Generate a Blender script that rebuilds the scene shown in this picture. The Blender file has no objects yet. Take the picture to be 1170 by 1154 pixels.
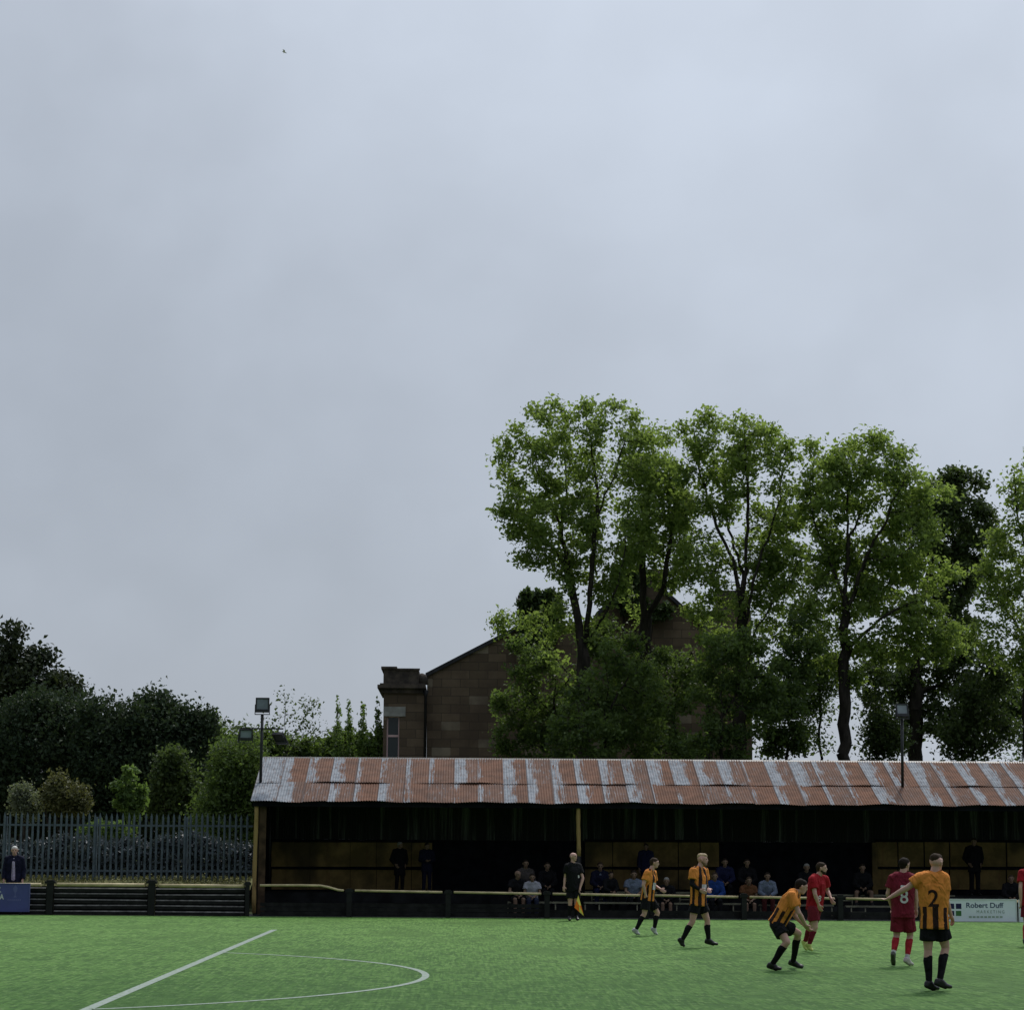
import bpy, bmesh, math, random
import numpy as np
from mathutils import Vector, Matrix
from mathutils.bvhtree import BVHTree

random.seed(7)
SC = bpy.context.scene
COL = SC.collection
R = math.radians

# ------------------------------------------------------------------ camera
FPX, EYE = 2600.0, 1.86
def cam_basis(psi=1.21, phi=8.63, rho=0.0060):
    ps, ph = R(psi), R(phi)
    f = Vector((math.sin(ps)*math.cos(ph), math.cos(ps)*math.cos(ph), math.sin(ph)))
    r0 = Vector((math.cos(ps), -math.sin(ps), 0)); u0 = r0.cross(f)
    return r0*math.cos(rho)+u0*math.sin(rho), u0*math.cos(rho)-r0*math.sin(rho), f
CR, CU, CF = cam_basis()
def ray(px, py): return CF*FPX + CR*(px-585) + CU*(577-py)
def aty(px, py, Y):
    d = ray(px, py); t = Y/d.y
    return Vector((0, 0, EYE)) + d*t
def atz(px, py, z=0.0):
    d = ray(px, py); t = (z-EYE)/d.z
    return Vector((0, 0, EYE)) + d*t
BA, BB = 64.55, -0.065            # the barrier line  Y = BA + BB*X
def atbar(px, py, off=0.0):
    d = ray(px, py); t = (BA+off)/(d.y-BB*d.x)
    return Vector((0, 0, EYE)) + d*t

cam = bpy.data.cameras.new('camera'); cam.sensor_fit = 'HORIZONTAL'; cam.sensor_width = 36
cam.lens = 36*FPX/1170; cam.clip_end = 5000; cam.clip_start = 0.1
co = bpy.data.objects.new('camera', cam); COL.objects.link(co); SC.camera = co
m = Matrix.Identity(4)
for i in range(3): m[i][0], m[i][1], m[i][2] = CR[i], CU[i], -CF[i]
m[2][3] = EYE
co.matrix_world = m
SC.render.resolution_x, SC.render.resolution_y = 1024, 1009
SC.view_settings.view_transform = 'Standard'; SC.view_settings.look = 'None'
SC.view_settings.exposure = 0; SC.view_settings.gamma = 1

# ------------------------------------------------------------------ materials
class NT:
    def __init__(s, tree): s.t = tree
    def n(s, typ, **kw):
        nd = s.t.nodes.new(typ)
        ins = kw.pop('i', {})
        for k, v in kw.items(): setattr(nd, k, v)
        for k, v in ins.items():
            if isinstance(v, bpy.types.NodeSocket): s.t.links.new(v, nd.inputs[k])
            else: nd.inputs[k].default_value = v
        return nd
    def math(s, op, a, b=0.0, c=0.0, clamp=False):
        nd = s.n('ShaderNodeMath', operation=op, use_clamp=clamp)
        for k, v in enumerate((a, b, c)):
            if isinstance(v, bpy.types.NodeSocket): s.t.links.new(v, nd.inputs[k])
            else: nd.inputs[k].default_value = v
        return nd.outputs[0]
    def mix(s, f, a, b):
        nd = s.n('ShaderNodeMix', data_type='RGBA')
        for k, v in ((0, f), (6, a), (7, b)):
            if isinstance(v, bpy.types.NodeSocket): s.t.links.new(v, nd.inputs[k])
            else: nd.inputs[k].default_value = (v if k == 0 else (*v[:3], 1))
        return nd.outputs[2]
    def step(s, x, lo, hi, a=0.0, b=1.0):
        nd = s.n('ShaderNodeMapRange', interpolation_type='SMOOTHSTEP', i={0: x, 1: lo, 2: hi, 3: a, 4: b})
        return nd.outputs[0]
    def noise(s, vec, scale, detail=4, rough=0.55, dist=0.0):
        nd = s.n('ShaderNodeTexNoise', i={'Scale': scale, 'Detail': detail, 'Roughness': rough, 'Distortion': dist})
        if vec is not None: s.t.links.new(vec, nd.inputs['Vector'])
        return nd.outputs[0]
    def scale(s, vec, sc):
        nd = s.n('ShaderNodeMapping'); s.t.links.new(vec, nd.inputs[0]); nd.inputs['Scale'].default_value = sc
        return nd.outputs[0]

MATS = {}
def newmat(name):
    mt = bpy.data.materials.new(name); mt.use_nodes = True
    t = mt.node_tree; t.nodes.clear(); N = NT(t)
    out = N.n('ShaderNodeOutputMaterial'); MATS[name] = mt
    return mt, N, out
def finish(N, out, col, rough=0.7, spec=0.3, bump=None, bstr=0.3, bdist=0.02, metal=0.0, rsock=None):
    b = N.n('ShaderNodeBsdfPrincipled', i={'Roughness': rough, 'Specular IOR Level': spec, 'Metallic': metal})
    if isinstance(col, bpy.types.NodeSocket): N.t.links.new(col, b.inputs['Base Color'])
    else: b.inputs['Base Color'].default_value = (*col, 1)
    if rsock is not None: N.t.links.new(rsock, b.inputs['Roughness'])
    if bump is not None:
        bn = N.n('ShaderNodeBump', i={'Height': bump, 'Strength': bstr, 'Distance': bdist})
        N.t.links.new(bn.outputs[0], b.inputs['Normal'])
    N.t.links.new(b.outputs[0], out.inputs[0])
    return b
def plain(name, col, rough=0.7, spec=0.3, var=0.25, scale=6.0, bstr=0.2, metal=0.0, bdist=0.01):
    mt, N, out = newmat(name)
    tc = N.n('ShaderNodeTexCoord').outputs['Object']
    nz = N.noise(tc, scale, 6, 0.6)
    f = N.step(nz, 0.3, 0.7)
    a = tuple(c*(1-var) for c in col); b = tuple(min(1, c*(1+var)) for c in col)
    finish(N, out, N.mix(f, a, b), rough, spec, N.noise(tc, scale*6, 3), bstr, bdist, metal)
    return mt
def cloth(name, col, var=0.12):
    mt, N, out = newmat(name)
    tc = N.n('ShaderNodeTexCoord').outputs['Object']
    f = N.step(N.noise(tc, 9, 5), 0.3, 0.7)
    a = tuple(c*(1-var) for c in col); b = tuple(c*(1+var) for c in col)
    fold = N.noise(N.scale(tc, (1, 1, 0.5)), 8, 2, 0.5, 0.8)
    finish(N, out, N.mix(f, a, b), 0.85, 0.12, fold, 1.0, 0.09)
    return mt

# turf
mt, N, out = newmat('artificial_turf')
geo = N.n('ShaderNodeNewGeometry').outputs['Position']
big = N.noise(N.scale(geo, (0.16, 0.07, 1)), 1.0, 3)
mid = N.noise(N.scale(geo, (1.1, 0.33, 1)), 1.0, 5, 0.6)
strk = N.noise(N.scale(geo, (2.3, 0.85, 1)), 1.0, 2, 0.6)
grain = N.noise(N.scale(geo, (22, 0.75, 1)), 1.0, 2, 0.6)
tuft = N.noise(N.scale(geo, (10, 3.4, 1)), 1.0, 2, 0.6)
c = N.mix(N.step(mid, 0.38, 0.62), (0.038, 0.120, 0.012), (0.069, 0.176, 0.023))
c = N.mix(N.step(big, 0.44, 0.56, 0.0, 0.7), c, (0.083, 0.192, 0.032))
c = N.mix(N.step(strk, 0.50, 0.62, 0.0, 0.62), c, (0.119, 0.244, 0.049))
c = N.mix(N.step(strk, 0.49, 0.38, 0.0, 0.72), c, (0.017, 0.068, 0.004))
c = N.mix(N.step(grain, 0.52, 0.62, 0.0, 0.75), c, (0.127, 0.253, 0.053))
c = N.mix(N.step(grain, 0.48, 0.38, 0.0, 0.75), c, (0.017, 0.068, 0.004))
c = N.mix(N.step(tuft, 0.58, 0.65, 0.0, 0.8), c, (0.215, 0.339, 0.108))
c = N.mix(N.step(tuft, 0.43, 0.37, 0.0, 0.9), c, (0.011, 0.048, 0.004))
pat = N.noise(N.scale(geo, (0.42, 0.13, 1)), 1.0, 3, 0.6)
c = N.mix(N.step(pat, 0.52, 0.64, 0.0, 0.55), c, (0.028, 0.082, 0.008))
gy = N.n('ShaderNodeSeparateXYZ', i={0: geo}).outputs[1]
sheen_ramp = N.step(N.math('ADD', gy, N.math('MULTIPLY', N.math('SUBTRACT', big, 0.5), 26.0)), 26.0, 56.0)  # grazing sheen put into the turf colour: paler far off, darker near
c = N.mix(N.math('MULTIPLY', N.math('SUBTRACT', 1.0, sheen_ramp), 0.62), c, (0.024, 0.083, 0.007))
c = N.mix(N.math('MULTIPLY', sheen_ramp, 0.30), c, (0.112, 0.224, 0.045))
hsum = N.math('ADD', N.math('MULTIPLY', strk, 0.8), N.math('MULTIPLY', tuft, 0.5))
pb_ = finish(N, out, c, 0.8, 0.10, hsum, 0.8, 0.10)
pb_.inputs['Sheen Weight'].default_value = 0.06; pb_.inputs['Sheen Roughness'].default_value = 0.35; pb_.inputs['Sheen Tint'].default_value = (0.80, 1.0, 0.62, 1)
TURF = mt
# line paint woven into the turf
mt, N, out = newmat('turf_line')
geo = N.n('ShaderNodeNewGeometry').outputs['Position']
f = N.step(N.noise(N.scale(geo, (14, 6, 1)), 1.0, 6, 0.8), 0.40, 0.66, 0.05, 0.7)
finish(N, out, N.mix(f, (0.30, 0.345, 0.325), (0.13, 0.21, 0.09)), 0.8, 0.2)
LINE = mt
# rough ground
mt, N, out = newmat('rough_ground')
geo = N.n('ShaderNodeNewGeometry').outputs['Position']
c = N.mix(N.step(N.noise(geo, 0.4, 6), 0.35, 0.65), (0.045, 0.06, 0.025), (0.07, 0.085, 0.035))
finish(N, out, c, 0.95, 0.1, N.noise(geo, 9, 5), 0.8, 0.06)
GROUND = mt
mt, N, out = newmat('dry_bank')
geo = N.n('ShaderNodeNewGeometry').outputs['Position']
c = N.mix(N.step(N.noise(geo, 1.1, 6, 0.65), 0.35, 0.65), (0.10, 0.115, 0.045), (0.24, 0.225, 0.10))
c = N.mix(N.step(N.noise(geo, 4.5, 4, 0.7), 0.58, 0.70, 0, 0.8), c, (0.06, 0.055, 0.03))
finish(N, out, c, 0.95, 0.1, N.noise(geo, 12, 5), 0.9, 0.08)
BANK = mt
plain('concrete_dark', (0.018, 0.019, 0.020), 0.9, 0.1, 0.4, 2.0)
plain('path_tarmac', (0.05, 0.05, 0.05), 0.9, 0.2, 0.3, 3.0)
plain('black_paint', (0.008, 0.008, 0.009), 0.55, 0.3, 0.4, 5)
plain('black_board', (0.015, 0.0145, 0.015), 0.75, 0.2, 0.5, 4)
plain('brown_board', (0.062, 0.038, 0.022), 0.8, 0.2, 0.5, 3)
plain('board_edge', (0.21, 0.20, 0.195), 0.85, 0.2, 0.45, 5)
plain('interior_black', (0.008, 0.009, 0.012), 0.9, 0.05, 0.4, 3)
plain('yellow_rail', (0.54, 0.44, 0.25), 0.6, 0.3, 0.22, 4)
plain('pale_rail', (0.17, 0.165, 0.115), 0.6, 0.3, 0.25, 4)
plain('steel_dark', (0.016, 0.017, 0.020), 0.5, 0.4, 0.3, 6)
plain('grey_green_steel', (0.085, 0.115, 0.135), 0.55, 0.4, 0.35, 2.5)
plain('lamp_glass', (0.17, 0.20, 0.235), 0.25, 0.5, 0.2, 3)
plain('lamp_glass_pale', (0.22, 0.25, 0.28), 0.25, 0.5, 0.2, 3)
plain('white_paint', (0.62, 0.64, 0.66), 0.6, 0.3, 0.06, 3)
plain('board_white', (0.80, 0.85, 0.94), 0.55, 0.3, 0.07, 1.2)
plain('board_purple', (0.075, 0.085, 0.26), 0.55, 0.3, 0.10, 2)
plain('board_purple_pale', (0.12, 0.13, 0.32), 0.55, 0.3, 0.10, 2)
plain('print_navy', (0.012, 0.015, 0.07), 0.6, 0.3, 0.1, 3)
plain('print_slate', (0.06, 0.085, 0.17), 0.6, 0.3, 0.1, 3)
plain('print_green', (0.05, 0.16, 0.05), 0.6, 0.3, 0.1, 3)
plain('print_sage', (0.22, 0.28, 0.26), 0.6, 0.3, 0.1, 3)
plain('print_pale_green', (0.34, 0.43, 0.36), 0.6, 0.3, 0.1, 3)
plain('slate_roof', (0.035, 0.036, 0.042), 0.7, 0.3, 0.3, 2)
plain('render_pale', (0.34, 0.34, 0.32), 0.9, 0.1, 0.2, 2)
plain('window_frame_white', (0.72, 0.50, 0.50), 0.5, 0.3, 0.08, 3)
plain('flag_yellow', (0.82, 0.70, 0.14), 0.8, 0.1, 0.1, 9)
plain('flag_orange', (0.86, 0.21, 0.03), 0.8, 0.1, 0.1, 9)
plain('gull_grey', (0.80, 0.81, 0.83), 0.8, 0.1, 0.3, 9)
mt, N, out = newmat('window_glass'); finish(N, out, (0.022, 0.034, 0.034), 0.08, 0.5)
# ochre painted boards, worn
mt, N, out = newmat('ochre_boards')
tc = N.n('ShaderNodeTexCoord').outputs['Object']
c = N.mix(N.step(N.noise(tc, 1.6, 5, 0.65), 0.35, 0.65), (0.12, 0.085, 0.032), (0.23, 0.155, 0.058))
c = N.mix(N.step(N.noise(N.scale(tc, (5, 1, 0.6)), 1, 5), 0.56, 0.70, 0, 0.55), c, (0.13, 0.06, 0.03))
c = N.mix(N.step(N.noise(N.scale(tc, (0.55, 1, 0.3)), 1, 3), 0.48, 0.60, 0, 0.75), c, (0.035, 0.030, 0.018))
finish(N, out, c, 0.8, 0.2, N.noise(tc, 20, 4), 0.2)
# yellow painted post, peeling
mt, N, out = newmat('yellow_post')
tc = N.n('ShaderNodeTexCoord').outputs['Object']
nz = N.noise(N.scale(tc, (6, 6, 2.2)), 1, 6, 0.7)
c = N.mix(N.step(nz, 0.55, 0.66, 0, 0.8), (0.33, 0.225, 0.085), (0.14, 0.08, 0.035))
finish(N, out, c, 0.7, 0.3, nz, 0.4, 0.02)
# dark corrugated lining with bright slits of wear
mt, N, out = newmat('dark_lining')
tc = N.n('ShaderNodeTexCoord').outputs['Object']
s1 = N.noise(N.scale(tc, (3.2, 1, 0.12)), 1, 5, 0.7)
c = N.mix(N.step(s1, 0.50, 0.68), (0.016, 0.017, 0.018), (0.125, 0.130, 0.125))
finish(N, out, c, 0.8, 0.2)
# rusty corrugated sheeting : UV x = sheet number, y = 0 eave .. 1 ridge
mt, N, out = newmat('rusty_sheeting')
uv = N.n('ShaderNodeUVMap').outputs[0]
sp = N.n('ShaderNodeSeparateXYZ', i={0: uv}); U, V = sp.outputs[0], sp.outputs[1]
upper = N.math('GREATER_THAN', V, 0.405)
sheet = N.math('FLOOR', U)
fr = N.math('FRACT', U)
wn = N.n('ShaderNodeTexWhiteNoise', noise_dimensions='2D')
cmb = N.n('ShaderNodeCombineXYZ', i={0: sheet, 1: N.math('MULTIPLY', upper, 7.0)}); N.t.links.new(cmb.outputs[0], wn.inputs['Vector'])
rnd = wn.outputs['Value']
wn2 = N.n('ShaderNodeTexWhiteNoise', noise_dimensions='2D')
cmb2 = N.n('ShaderNodeCombineXYZ', i={0: N.math('ADD', sheet, 31.0), 1: N.math('MULTIPLY', upper, 3.0)}); N.t.links.new(cmb2.outputs[0], wn2.inputs['Vector'])
rnd2 = wn2.outputs['Value']
blot = N.noise(N.scale(uv, (3.6, 3.2, 1)), 1, 6, 0.68)
strk = N.noise(N.scale(uv, (24, 1.6, 1)), 1, 4, 0.7)
flk = N.noise(N.scale(uv, (11, 8, 1)), 1, 5, 0.75)
wid = N.math('ADD', N.math('MULTIPLY', rnd, 0.55), 0.04)
wid = N.math('SUBTRACT', wid, N.math('MULTIPLY', N.math('SUBTRACT', 1.0, upper), 0.10))
wid = N.math('ADD', wid, N.math('MULTIPLY', N.math('SUBTRACT', blot, 0.5), 1.5))
wid = N.math('ADD', wid, N.math('MULTIPLY', N.math('SUBTRACT', strk, 0.5), 1.35))
wid = N.math('ADD', wid, N.step(U, 1.8, 0.4, 0.0, 0.9))
galv = N.step(N.math('SUBTRACT', wid, fr), -0.03, 0.05)
galv2 = N.math('MULTIPLY', N.step(flk, 0.56, 0.64), N.step(rnd2, 0.25, 0.9, 0.1, 1.0))
galv3 = N.math('MULTIPLY', N.step(strk, 0.58, 0.66), N.step(rnd2, 0.35, 0.9))
gl = N.math('MAXIMUM', N.math('MAXIMUM', galv, N.math('MULTIPLY', galv2, 0.75)), N.math('MULTIPLY', galv3, 0.8))
gl = N.math('MINIMUM', gl, N.step(flk, 0.34, 0.48, 0.25, 1.0))
tc = N.n('ShaderNodeTexCoord').outputs['Object']
rv = N.noise(tc, 2.2, 6, 0.65)
rust = N.mix(N.step(rv, 0.3, 0.7), (0.086, 0.037, 0.020), (0.178, 0.080, 0.045))
rust = N.mix(N.step(rnd2, 0.0, 1.0, 0.0, 0.35), rust, (0.115, 0.082, 0.070))
zinc = N.mix(N.step(N.noise(tc, 5, 4), 0.3, 0.7), (0.17, 0.19, 0.215), (0.29, 0.315, 0.345))
c = N.mix(gl, rust, zinc)
seam = N.math('MAXIMUM', N.step(fr, 0.028, 0.008), N.step(fr, 0.975, 0.992))
c = N.mix(N.math('MULTIPLY', seam, N.step(rnd, 0.1, 0.5, 0.25, 0.85)), c, (0.06, 0.035, 0.03))
lap = N.math('MULTIPLY', N.step(V, 0.405, 0.412), N.step(V, 0.45, 0.425))
c = N.mix(N.math('MULTIPLY', lap, N.step(blot, 0.48, 0.62, 0.0, 0.4)), c, (0.07, 0.045, 0.038))
finish(N, out, c, 0.75, 0.12, None)
RUST = mt
# sandstone blocks
mt, N, out = newmat('sandstone')
tc = N.n('ShaderNodeTexCoord').outputs['Object']
sp = N.n('ShaderNodeSeparateXYZ', i={0: tc})
cv = N.n('ShaderNodeCombineXYZ', i={0: N.math('ADD', sp.outputs[0], sp.outputs[1]), 1: sp.outputs[2], 2: 0.0}).outputs[0]
br = N.n('ShaderNodeTexBrick', offset=0.5, i={'Scale': 1.0, 'Mortar Size': 0.012, 'Mortar Smooth': 0.3, 'Bias': -0.1, 'Brick Width': 0.78, 'Row Height': 0.36,
         'Color1': (0.125, 0.094, 0.066, 1), 'Color2': (0.215, 0.160, 0.110, 1), 'Mortar': (0.065, 0.055, 0.045, 1)})
N.t.links.new(cv, br.inputs['Vector'])
wb = N.n('ShaderNodeTexWhiteNoise', noise_dimensions='2D')
rowi = N.math('FLOOR', N.math('DIVIDE', sp.outputs[2], 0.36))
coli = N.math('FLOOR', N.math('DIVIDE', N.math('ADD', sp.outputs[0], N.math('MULTIPLY', N.math('MODULO', rowi, 2.0), 0.39)), 0.78))
cb = N.n('ShaderNodeCombineXYZ', i={0: coli, 1: rowi}); N.t.links.new(cb.outputs[0], wb.inputs['Vector'])
c = N.mix(N.step(wb.outputs['Value'], 0.93, 0.95, 0, 0.75), br.outputs['Color'], (0.33, 0.28, 0.21))
c = N.mix(N.step(N.noise(tc, 0.55, 5, 0.6), 0.35, 0.65, 0.0, 0.7), c, (0.085, 0.062, 0.048))
finish(N, out, c, 0.9, 0.15, br.outputs['Fac'], 0.4, -0.02)
STONE = mt
mt, N, out = newmat('stone_trim')
tc = N.n('ShaderNodeTexCoord').outputs['Object']
c = N.mix(N.step(N.noise(tc, 1.5, 6, 0.65), 0.35, 0.65), (0.045, 0.038, 0.036), (0.12, 0.098, 0.08))
finish(N, out, c, 0.9, 0.15, N.noise(tc, 9, 4), 0.3)

def leafmat(name, dark, light, trans=0.35, gloss=0.25):
    mt, N, out = newmat(name)
    at = N.n('ShaderNodeAttribute', attribute_name='tint').outputs['Fac']
    c = N.mix(at, dark, light)
    d = N.n('ShaderNodeBsdfPrincipled', i={'Base Color': c, 'Roughness': 0.55, 'Specular IOR Level': gloss})
    tcol = N.mix(0.5, c, tuple(min(1, v*1.8) for v in (light[0]*1.15, light[1]*1.2, light[2]*0.6)))
    tr = N.n('ShaderNodeBsdfTranslucent', i={'Color': tcol})
    mx = N.n('ShaderNodeMixShader', i={0: trans, 1: d.outputs[0], 2: tr.outputs[0]})
    N.t.links.new(mx.outputs[0], out.inputs[0])
    return mt
leafmat('leaf_lime', (0.066, 0.112, 0.030), (0.215, 0.285, 0.085), 0.52)
leafmat('leaf_dark', (0.024, 0.044, 0.016), (0.085, 0.122, 0.042), 0.35)
leafmat('leaf_bottle', (0.016, 0.031, 0.017), (0.056, 0.082, 0.046), 0.18, 0.10)
leafmat('leaf_conifer', (0.014, 0.026, 0.014), (0.050, 0.066, 0.030), 0.12)
leafmat('leaf_fresh', (0.05, 0.09, 0.025), (0.14, 0.21, 0.065), 0.4)
leafmat('leaf_mid', (0.020, 0.042, 0.012), (0.120, 0.176, 0.052), 0.40)
leafmat('leaf_olive', (0.05, 0.06, 0.022), (0.14, 0.14, 0.06), 0.25)
leafmat('leaf_pale', (0.07, 0.09, 0.06), (0.17, 0.19, 0.13), 0.3)
leafmat('leaf_bluish', (0.018, 0.028, 0.034), (0.085, 0.105, 0.120), 0.12, 0.5)
leafmat('ivy', (0.024, 0.046, 0.016), (0.080, 0.120, 0.040), 0.3)
mt, N, out = newmat('bark')
tc = N.n('ShaderNodeTexCoord').outputs['Object']
c = N.mix(N.step(N.noise(N.scale(tc, (3, 3, 0.7)), 2, 6, 0.7), 0.3, 0.7), (0.016, 0.014, 0.012), (0.050, 0.043, 0.036))
finish(N, out, c, 0.9, 0.1, N.noise(N.scale(tc, (6, 6, 1)), 2, 5), 0.5, 0.03)
BARK = mt
# people
plain('skin_fair', (0.54, 0.315, 0.255), 0.55, 0.35, 0.10, 8)
plain('skin_pink', (0.56, 0.315, 0.265), 0.55, 0.35, 0.10, 8)
plain('skin_tan', (0.19, 0.12, 0.085), 0.6, 0.3, 0.12, 8)  # spectators' skin, darkened so the colour carries the stand's shade
plain('eye_dark', (0.02, 0.015, 0.012), 0.3, 0.5, 0.1, 9)
plain('lip', (0.25, 0.10, 0.09), 0.5, 0.3, 0.1, 9)
plain('hair_brown', (0.040, 0.026, 0.017), 0.75, 0.08, 0.4, 30)
plain('hair_dark', (0.018, 0.013, 0.010), 0.75, 0.08, 0.4, 30)
plain('hair_blond', (0.36, 0.26, 0.14), 0.6, 0.3, 0.3, 30)
plain('hair_white', (0.62, 0.60, 0.57), 0.7, 0.3, 0.15, 30)
plain('hair_grey', (0.22, 0.21, 0.20), 0.7, 0.3, 0.25, 30)
plain('hair_sandy', (0.16, 0.10, 0.055), 0.6, 0.3, 0.3, 30)
for nm, c in dict(amber=(0.68, 0.245, 0.050), stripe_black=(0.030, 0.016, 0.014), kit_black=(0.010, 0.010, 0.012), kit_red=(0.31, 0.013, 0.020),
                  kit_maroon=(0.17, 0.016, 0.030), sock_red=(0.40, 0.028, 0.040), sock_white=(0.60, 0.60, 0.60), navy=(0.010, 0.011, 0.028), charcoal=(0.007, 0.007, 0.009),
                  mauve=(0.36, 0.31, 0.42), white_cloth=(0.55, 0.55, 0.58), lilac_white=(0.30, 0.30, 0.35), blue=(0.013, 0.04, 0.17), greyish=(0.07, 0.06, 0.06), rust_cloth=(0.11, 0.048, 0.022),  # lilac_white is a darker copy of white cloth with the stand's shade in its colour
                  pale_blue=(0.13, 0.155, 0.22), dark_blue=(0.012, 0.014, 0.045), denim=(0.02, 0.025, 0.05), maroon_cloth=(0.06, 0.014, 0.014), stone_cloth=(0.26, 0.25, 0.21)).items():
    cloth(nm, c)
for nm, c in dict(boot_black=(0.012, 0.012, 0.013), boot_white=(0.50, 0.50, 0.50), boot_lime=(0.50, 0.55, 0.16), boot_pink=(0.50, 0.44, 0.43), boot_olive=(0.05, 0.055, 0.04), shoe_brown=(0.05, 0.035, 0.025)).items():
    plain(nm, c, 0.45, 0.4, 0.15, 12)
M = MATS

# ------------------------------------------------------------------ object helpers
def link(o): COL.objects.link(o); return o
def tag(o, label=None, cat=None, group=None, kind=None):
    for k, v in (('label', label), ('category', cat), ('group', group), ('kind', kind)):
        if v: o[k] = v
    return o
def empty(name, loc, label, cat, group=None):
    o = link(bpy.data.objects.new(name, None)); o.location = loc; o.empty_display_size = 0.2
    return tag(o, label, cat, group)
class MB:
    def __init__(s): s.v, s.f, s.mi, s.sm = [], [], [], []
    def add(s, vs, fs, mi=0, smooth=False):
        b = len(s.v); s.v += [tuple(v) for v in vs]; s.f += [tuple(b+i for i in f) for f in fs]
        s.mi += [mi]*len(fs); s.sm += [smooth]*len(fs); return s
    def box(s, lo, hi, mi=0):
        x0, y0, z0 = lo; x1, y1, z1 = hi
        return s.add([(x0,y0,z0),(x1,y0,z0),(x1,y1,z0),(x0,y1,z0),(x0,y0,z1),(x1,y0,z1),(x1,y1,z1),(x0,y1,z1)],
              [(0,3,2,1),(4,5,6,7),(0,1,5,4),(1,2,6,5),(2,3,7,6),(3,0,4,7)], mi)
    def obox(s, a, b, w, h, mi=0, up=Vector((0,0,1))):
        """bar from a to b, w across, h along up, centred on the line"""
        a, b = Vector(a), Vector(b); d = (b-a).normalized(); sd = d.cross(up)
        if sd.length < 1e-4: sd = Vector((1,0,0))
        sd.normalize(); u = sd.cross(d)
        vs = [p+sd*(w/2*i)+u*(h/2*j) for p in (a, b) for i, j in ((-1,-1),(1,-1),(1,1),(-1,1))]
        return s.add(vs, [(0,3,2,1),(4,5,6,7),(0,1,5,4),(1,2,6,5),(2,3,7,6),(3,0,4,7)], mi)
    def tube(s, pts, r, seg=8, mi=0, smooth=True):
        pts = [Vector(p) for p in pts]; rs = r if isinstance(r, (list, tuple)) else [r]*len(pts)
        vs = []
        for i, p in enumerate(pts):
            d = (pts[min(i+1, len(pts)-1)]-pts[max(i-1, 0)]).normalized()
            a = d.orthogonal().normalized() if i == 0 else (a - d*a.dot(d)).normalized()
            b = d.cross(a)
            for k in range(seg):
                t = 2*math.pi*k/seg; vs.append(p+a*(rs[i]*math.cos(t))+b*(rs[i]*math.sin(t)))
        fs = [(i*seg+k, i*seg+(k+1) % seg, (i+1)*seg+(k+1) % seg, (i+1)*seg+k) for i in range(len(pts)-1) for k in range(seg)]
        s.add(vs, fs, mi, smooth)
        n = len(pts)-1; b0 = len(s.v)-len(vs)
        s.f += [tuple(b0+k for k in range(seg-1, -1, -1)), tuple(b0+n*seg+k for k in range(seg))]; s.mi += [mi]*2; s.sm += [False]*2
        return s
    def prism(s, poly, axis_vec, mi=0):
        """poly = list of 3D points (planar), extruded along axis_vec"""
        n = len(poly); a = Vector(axis_vec)
        vs = [Vector(p) for p in poly]+[Vector(p)+a for p in poly]
        fs = [tuple(range(n-1, -1, -1)), tuple(range(n, 2*n))]+[(i, (i+1) % n, n+(i+1) % n, n+i) for i in range(n)]
        return s.add(vs, fs, mi)
    def build(s, name, mats, parent=None, loc=None):
        me = bpy.data.meshes.new(name)
        off = Vector(loc) if loc is not None else (parent_world(parent) if parent else Vector((0,0,0)))
        me.from_pydata([tuple(Vector(v)-off) for v in s.v], [], s.f)
        for mm in (mats if isinstance(mats, (list, tuple)) else [mats]): me.materials.append(M[mm] if isinstance(mm, str) else mm)
        me.polygons.foreach_set('material_index', s.mi); me.polygons.foreach_set('use_smooth', s.sm)
        bm = bmesh.new(); bm.from_mesh(me); bmesh.ops.recalc_face_normals(bm, faces=bm.faces); bm.to_mesh(me); bm.free()
        o = link(bpy.data.objects.new(name, me))
        if parent: o.parent = parent
        elif loc is not None: o.location = loc
        return o
def parent_world(p):
    v = Vector((0,0,0))
    while p is not None: v += p.location; p = p.parent
    return v

# ------------------------------------------------------------------ setting
def sheet(name, pts, mat, kind='structure'):
    mb = MB(); mb.add(pts, [tuple(range(len(pts)))]); o = mb.build(name, mat); return tag(o, kind=kind)
sheet('ground', [(-900,-300,-0.06),(900,-300,-0.06),(900,1500,-0.06),(-900,1500,-0.06)], GROUND)
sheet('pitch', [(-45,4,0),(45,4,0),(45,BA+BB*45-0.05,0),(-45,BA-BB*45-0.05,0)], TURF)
mb = MB(); mb.box((-45, 62, -0.05), (45, 67.3, -0.006)); tag(mb.build('path', 'path_tarmac'), kind='structure')
# raised bank behind the barrier on the left, top carries the palisade
mb = MB()
xs = np.linspace(-60, -6.3, 60); prof = [(66.6,-0.02),(67.2,0.05),(68.0,0.32),(68.9,0.62),(70.0,0.86),(71.2,0.93),(80,1.0),(130,1.0),(140,-0.03)]
rr = random.Random(3); vs = []
for x in xs:
    for (y, z) in prof: vs.append((x, y+rr.uniform(-.1,.1), z+(rr.uniform(-.05,.05) if z > 0.1 else 0)))
n = len(prof)
mb.add(vs, [(i*n+j, (i+1)*n+j, (i+1)*n+j+1, i*n+j+1) for i in range(len(xs)-1) for j in range(n-1)], 0, True)
tag(mb.build('grass_bank', BANK), kind='structure')

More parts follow.
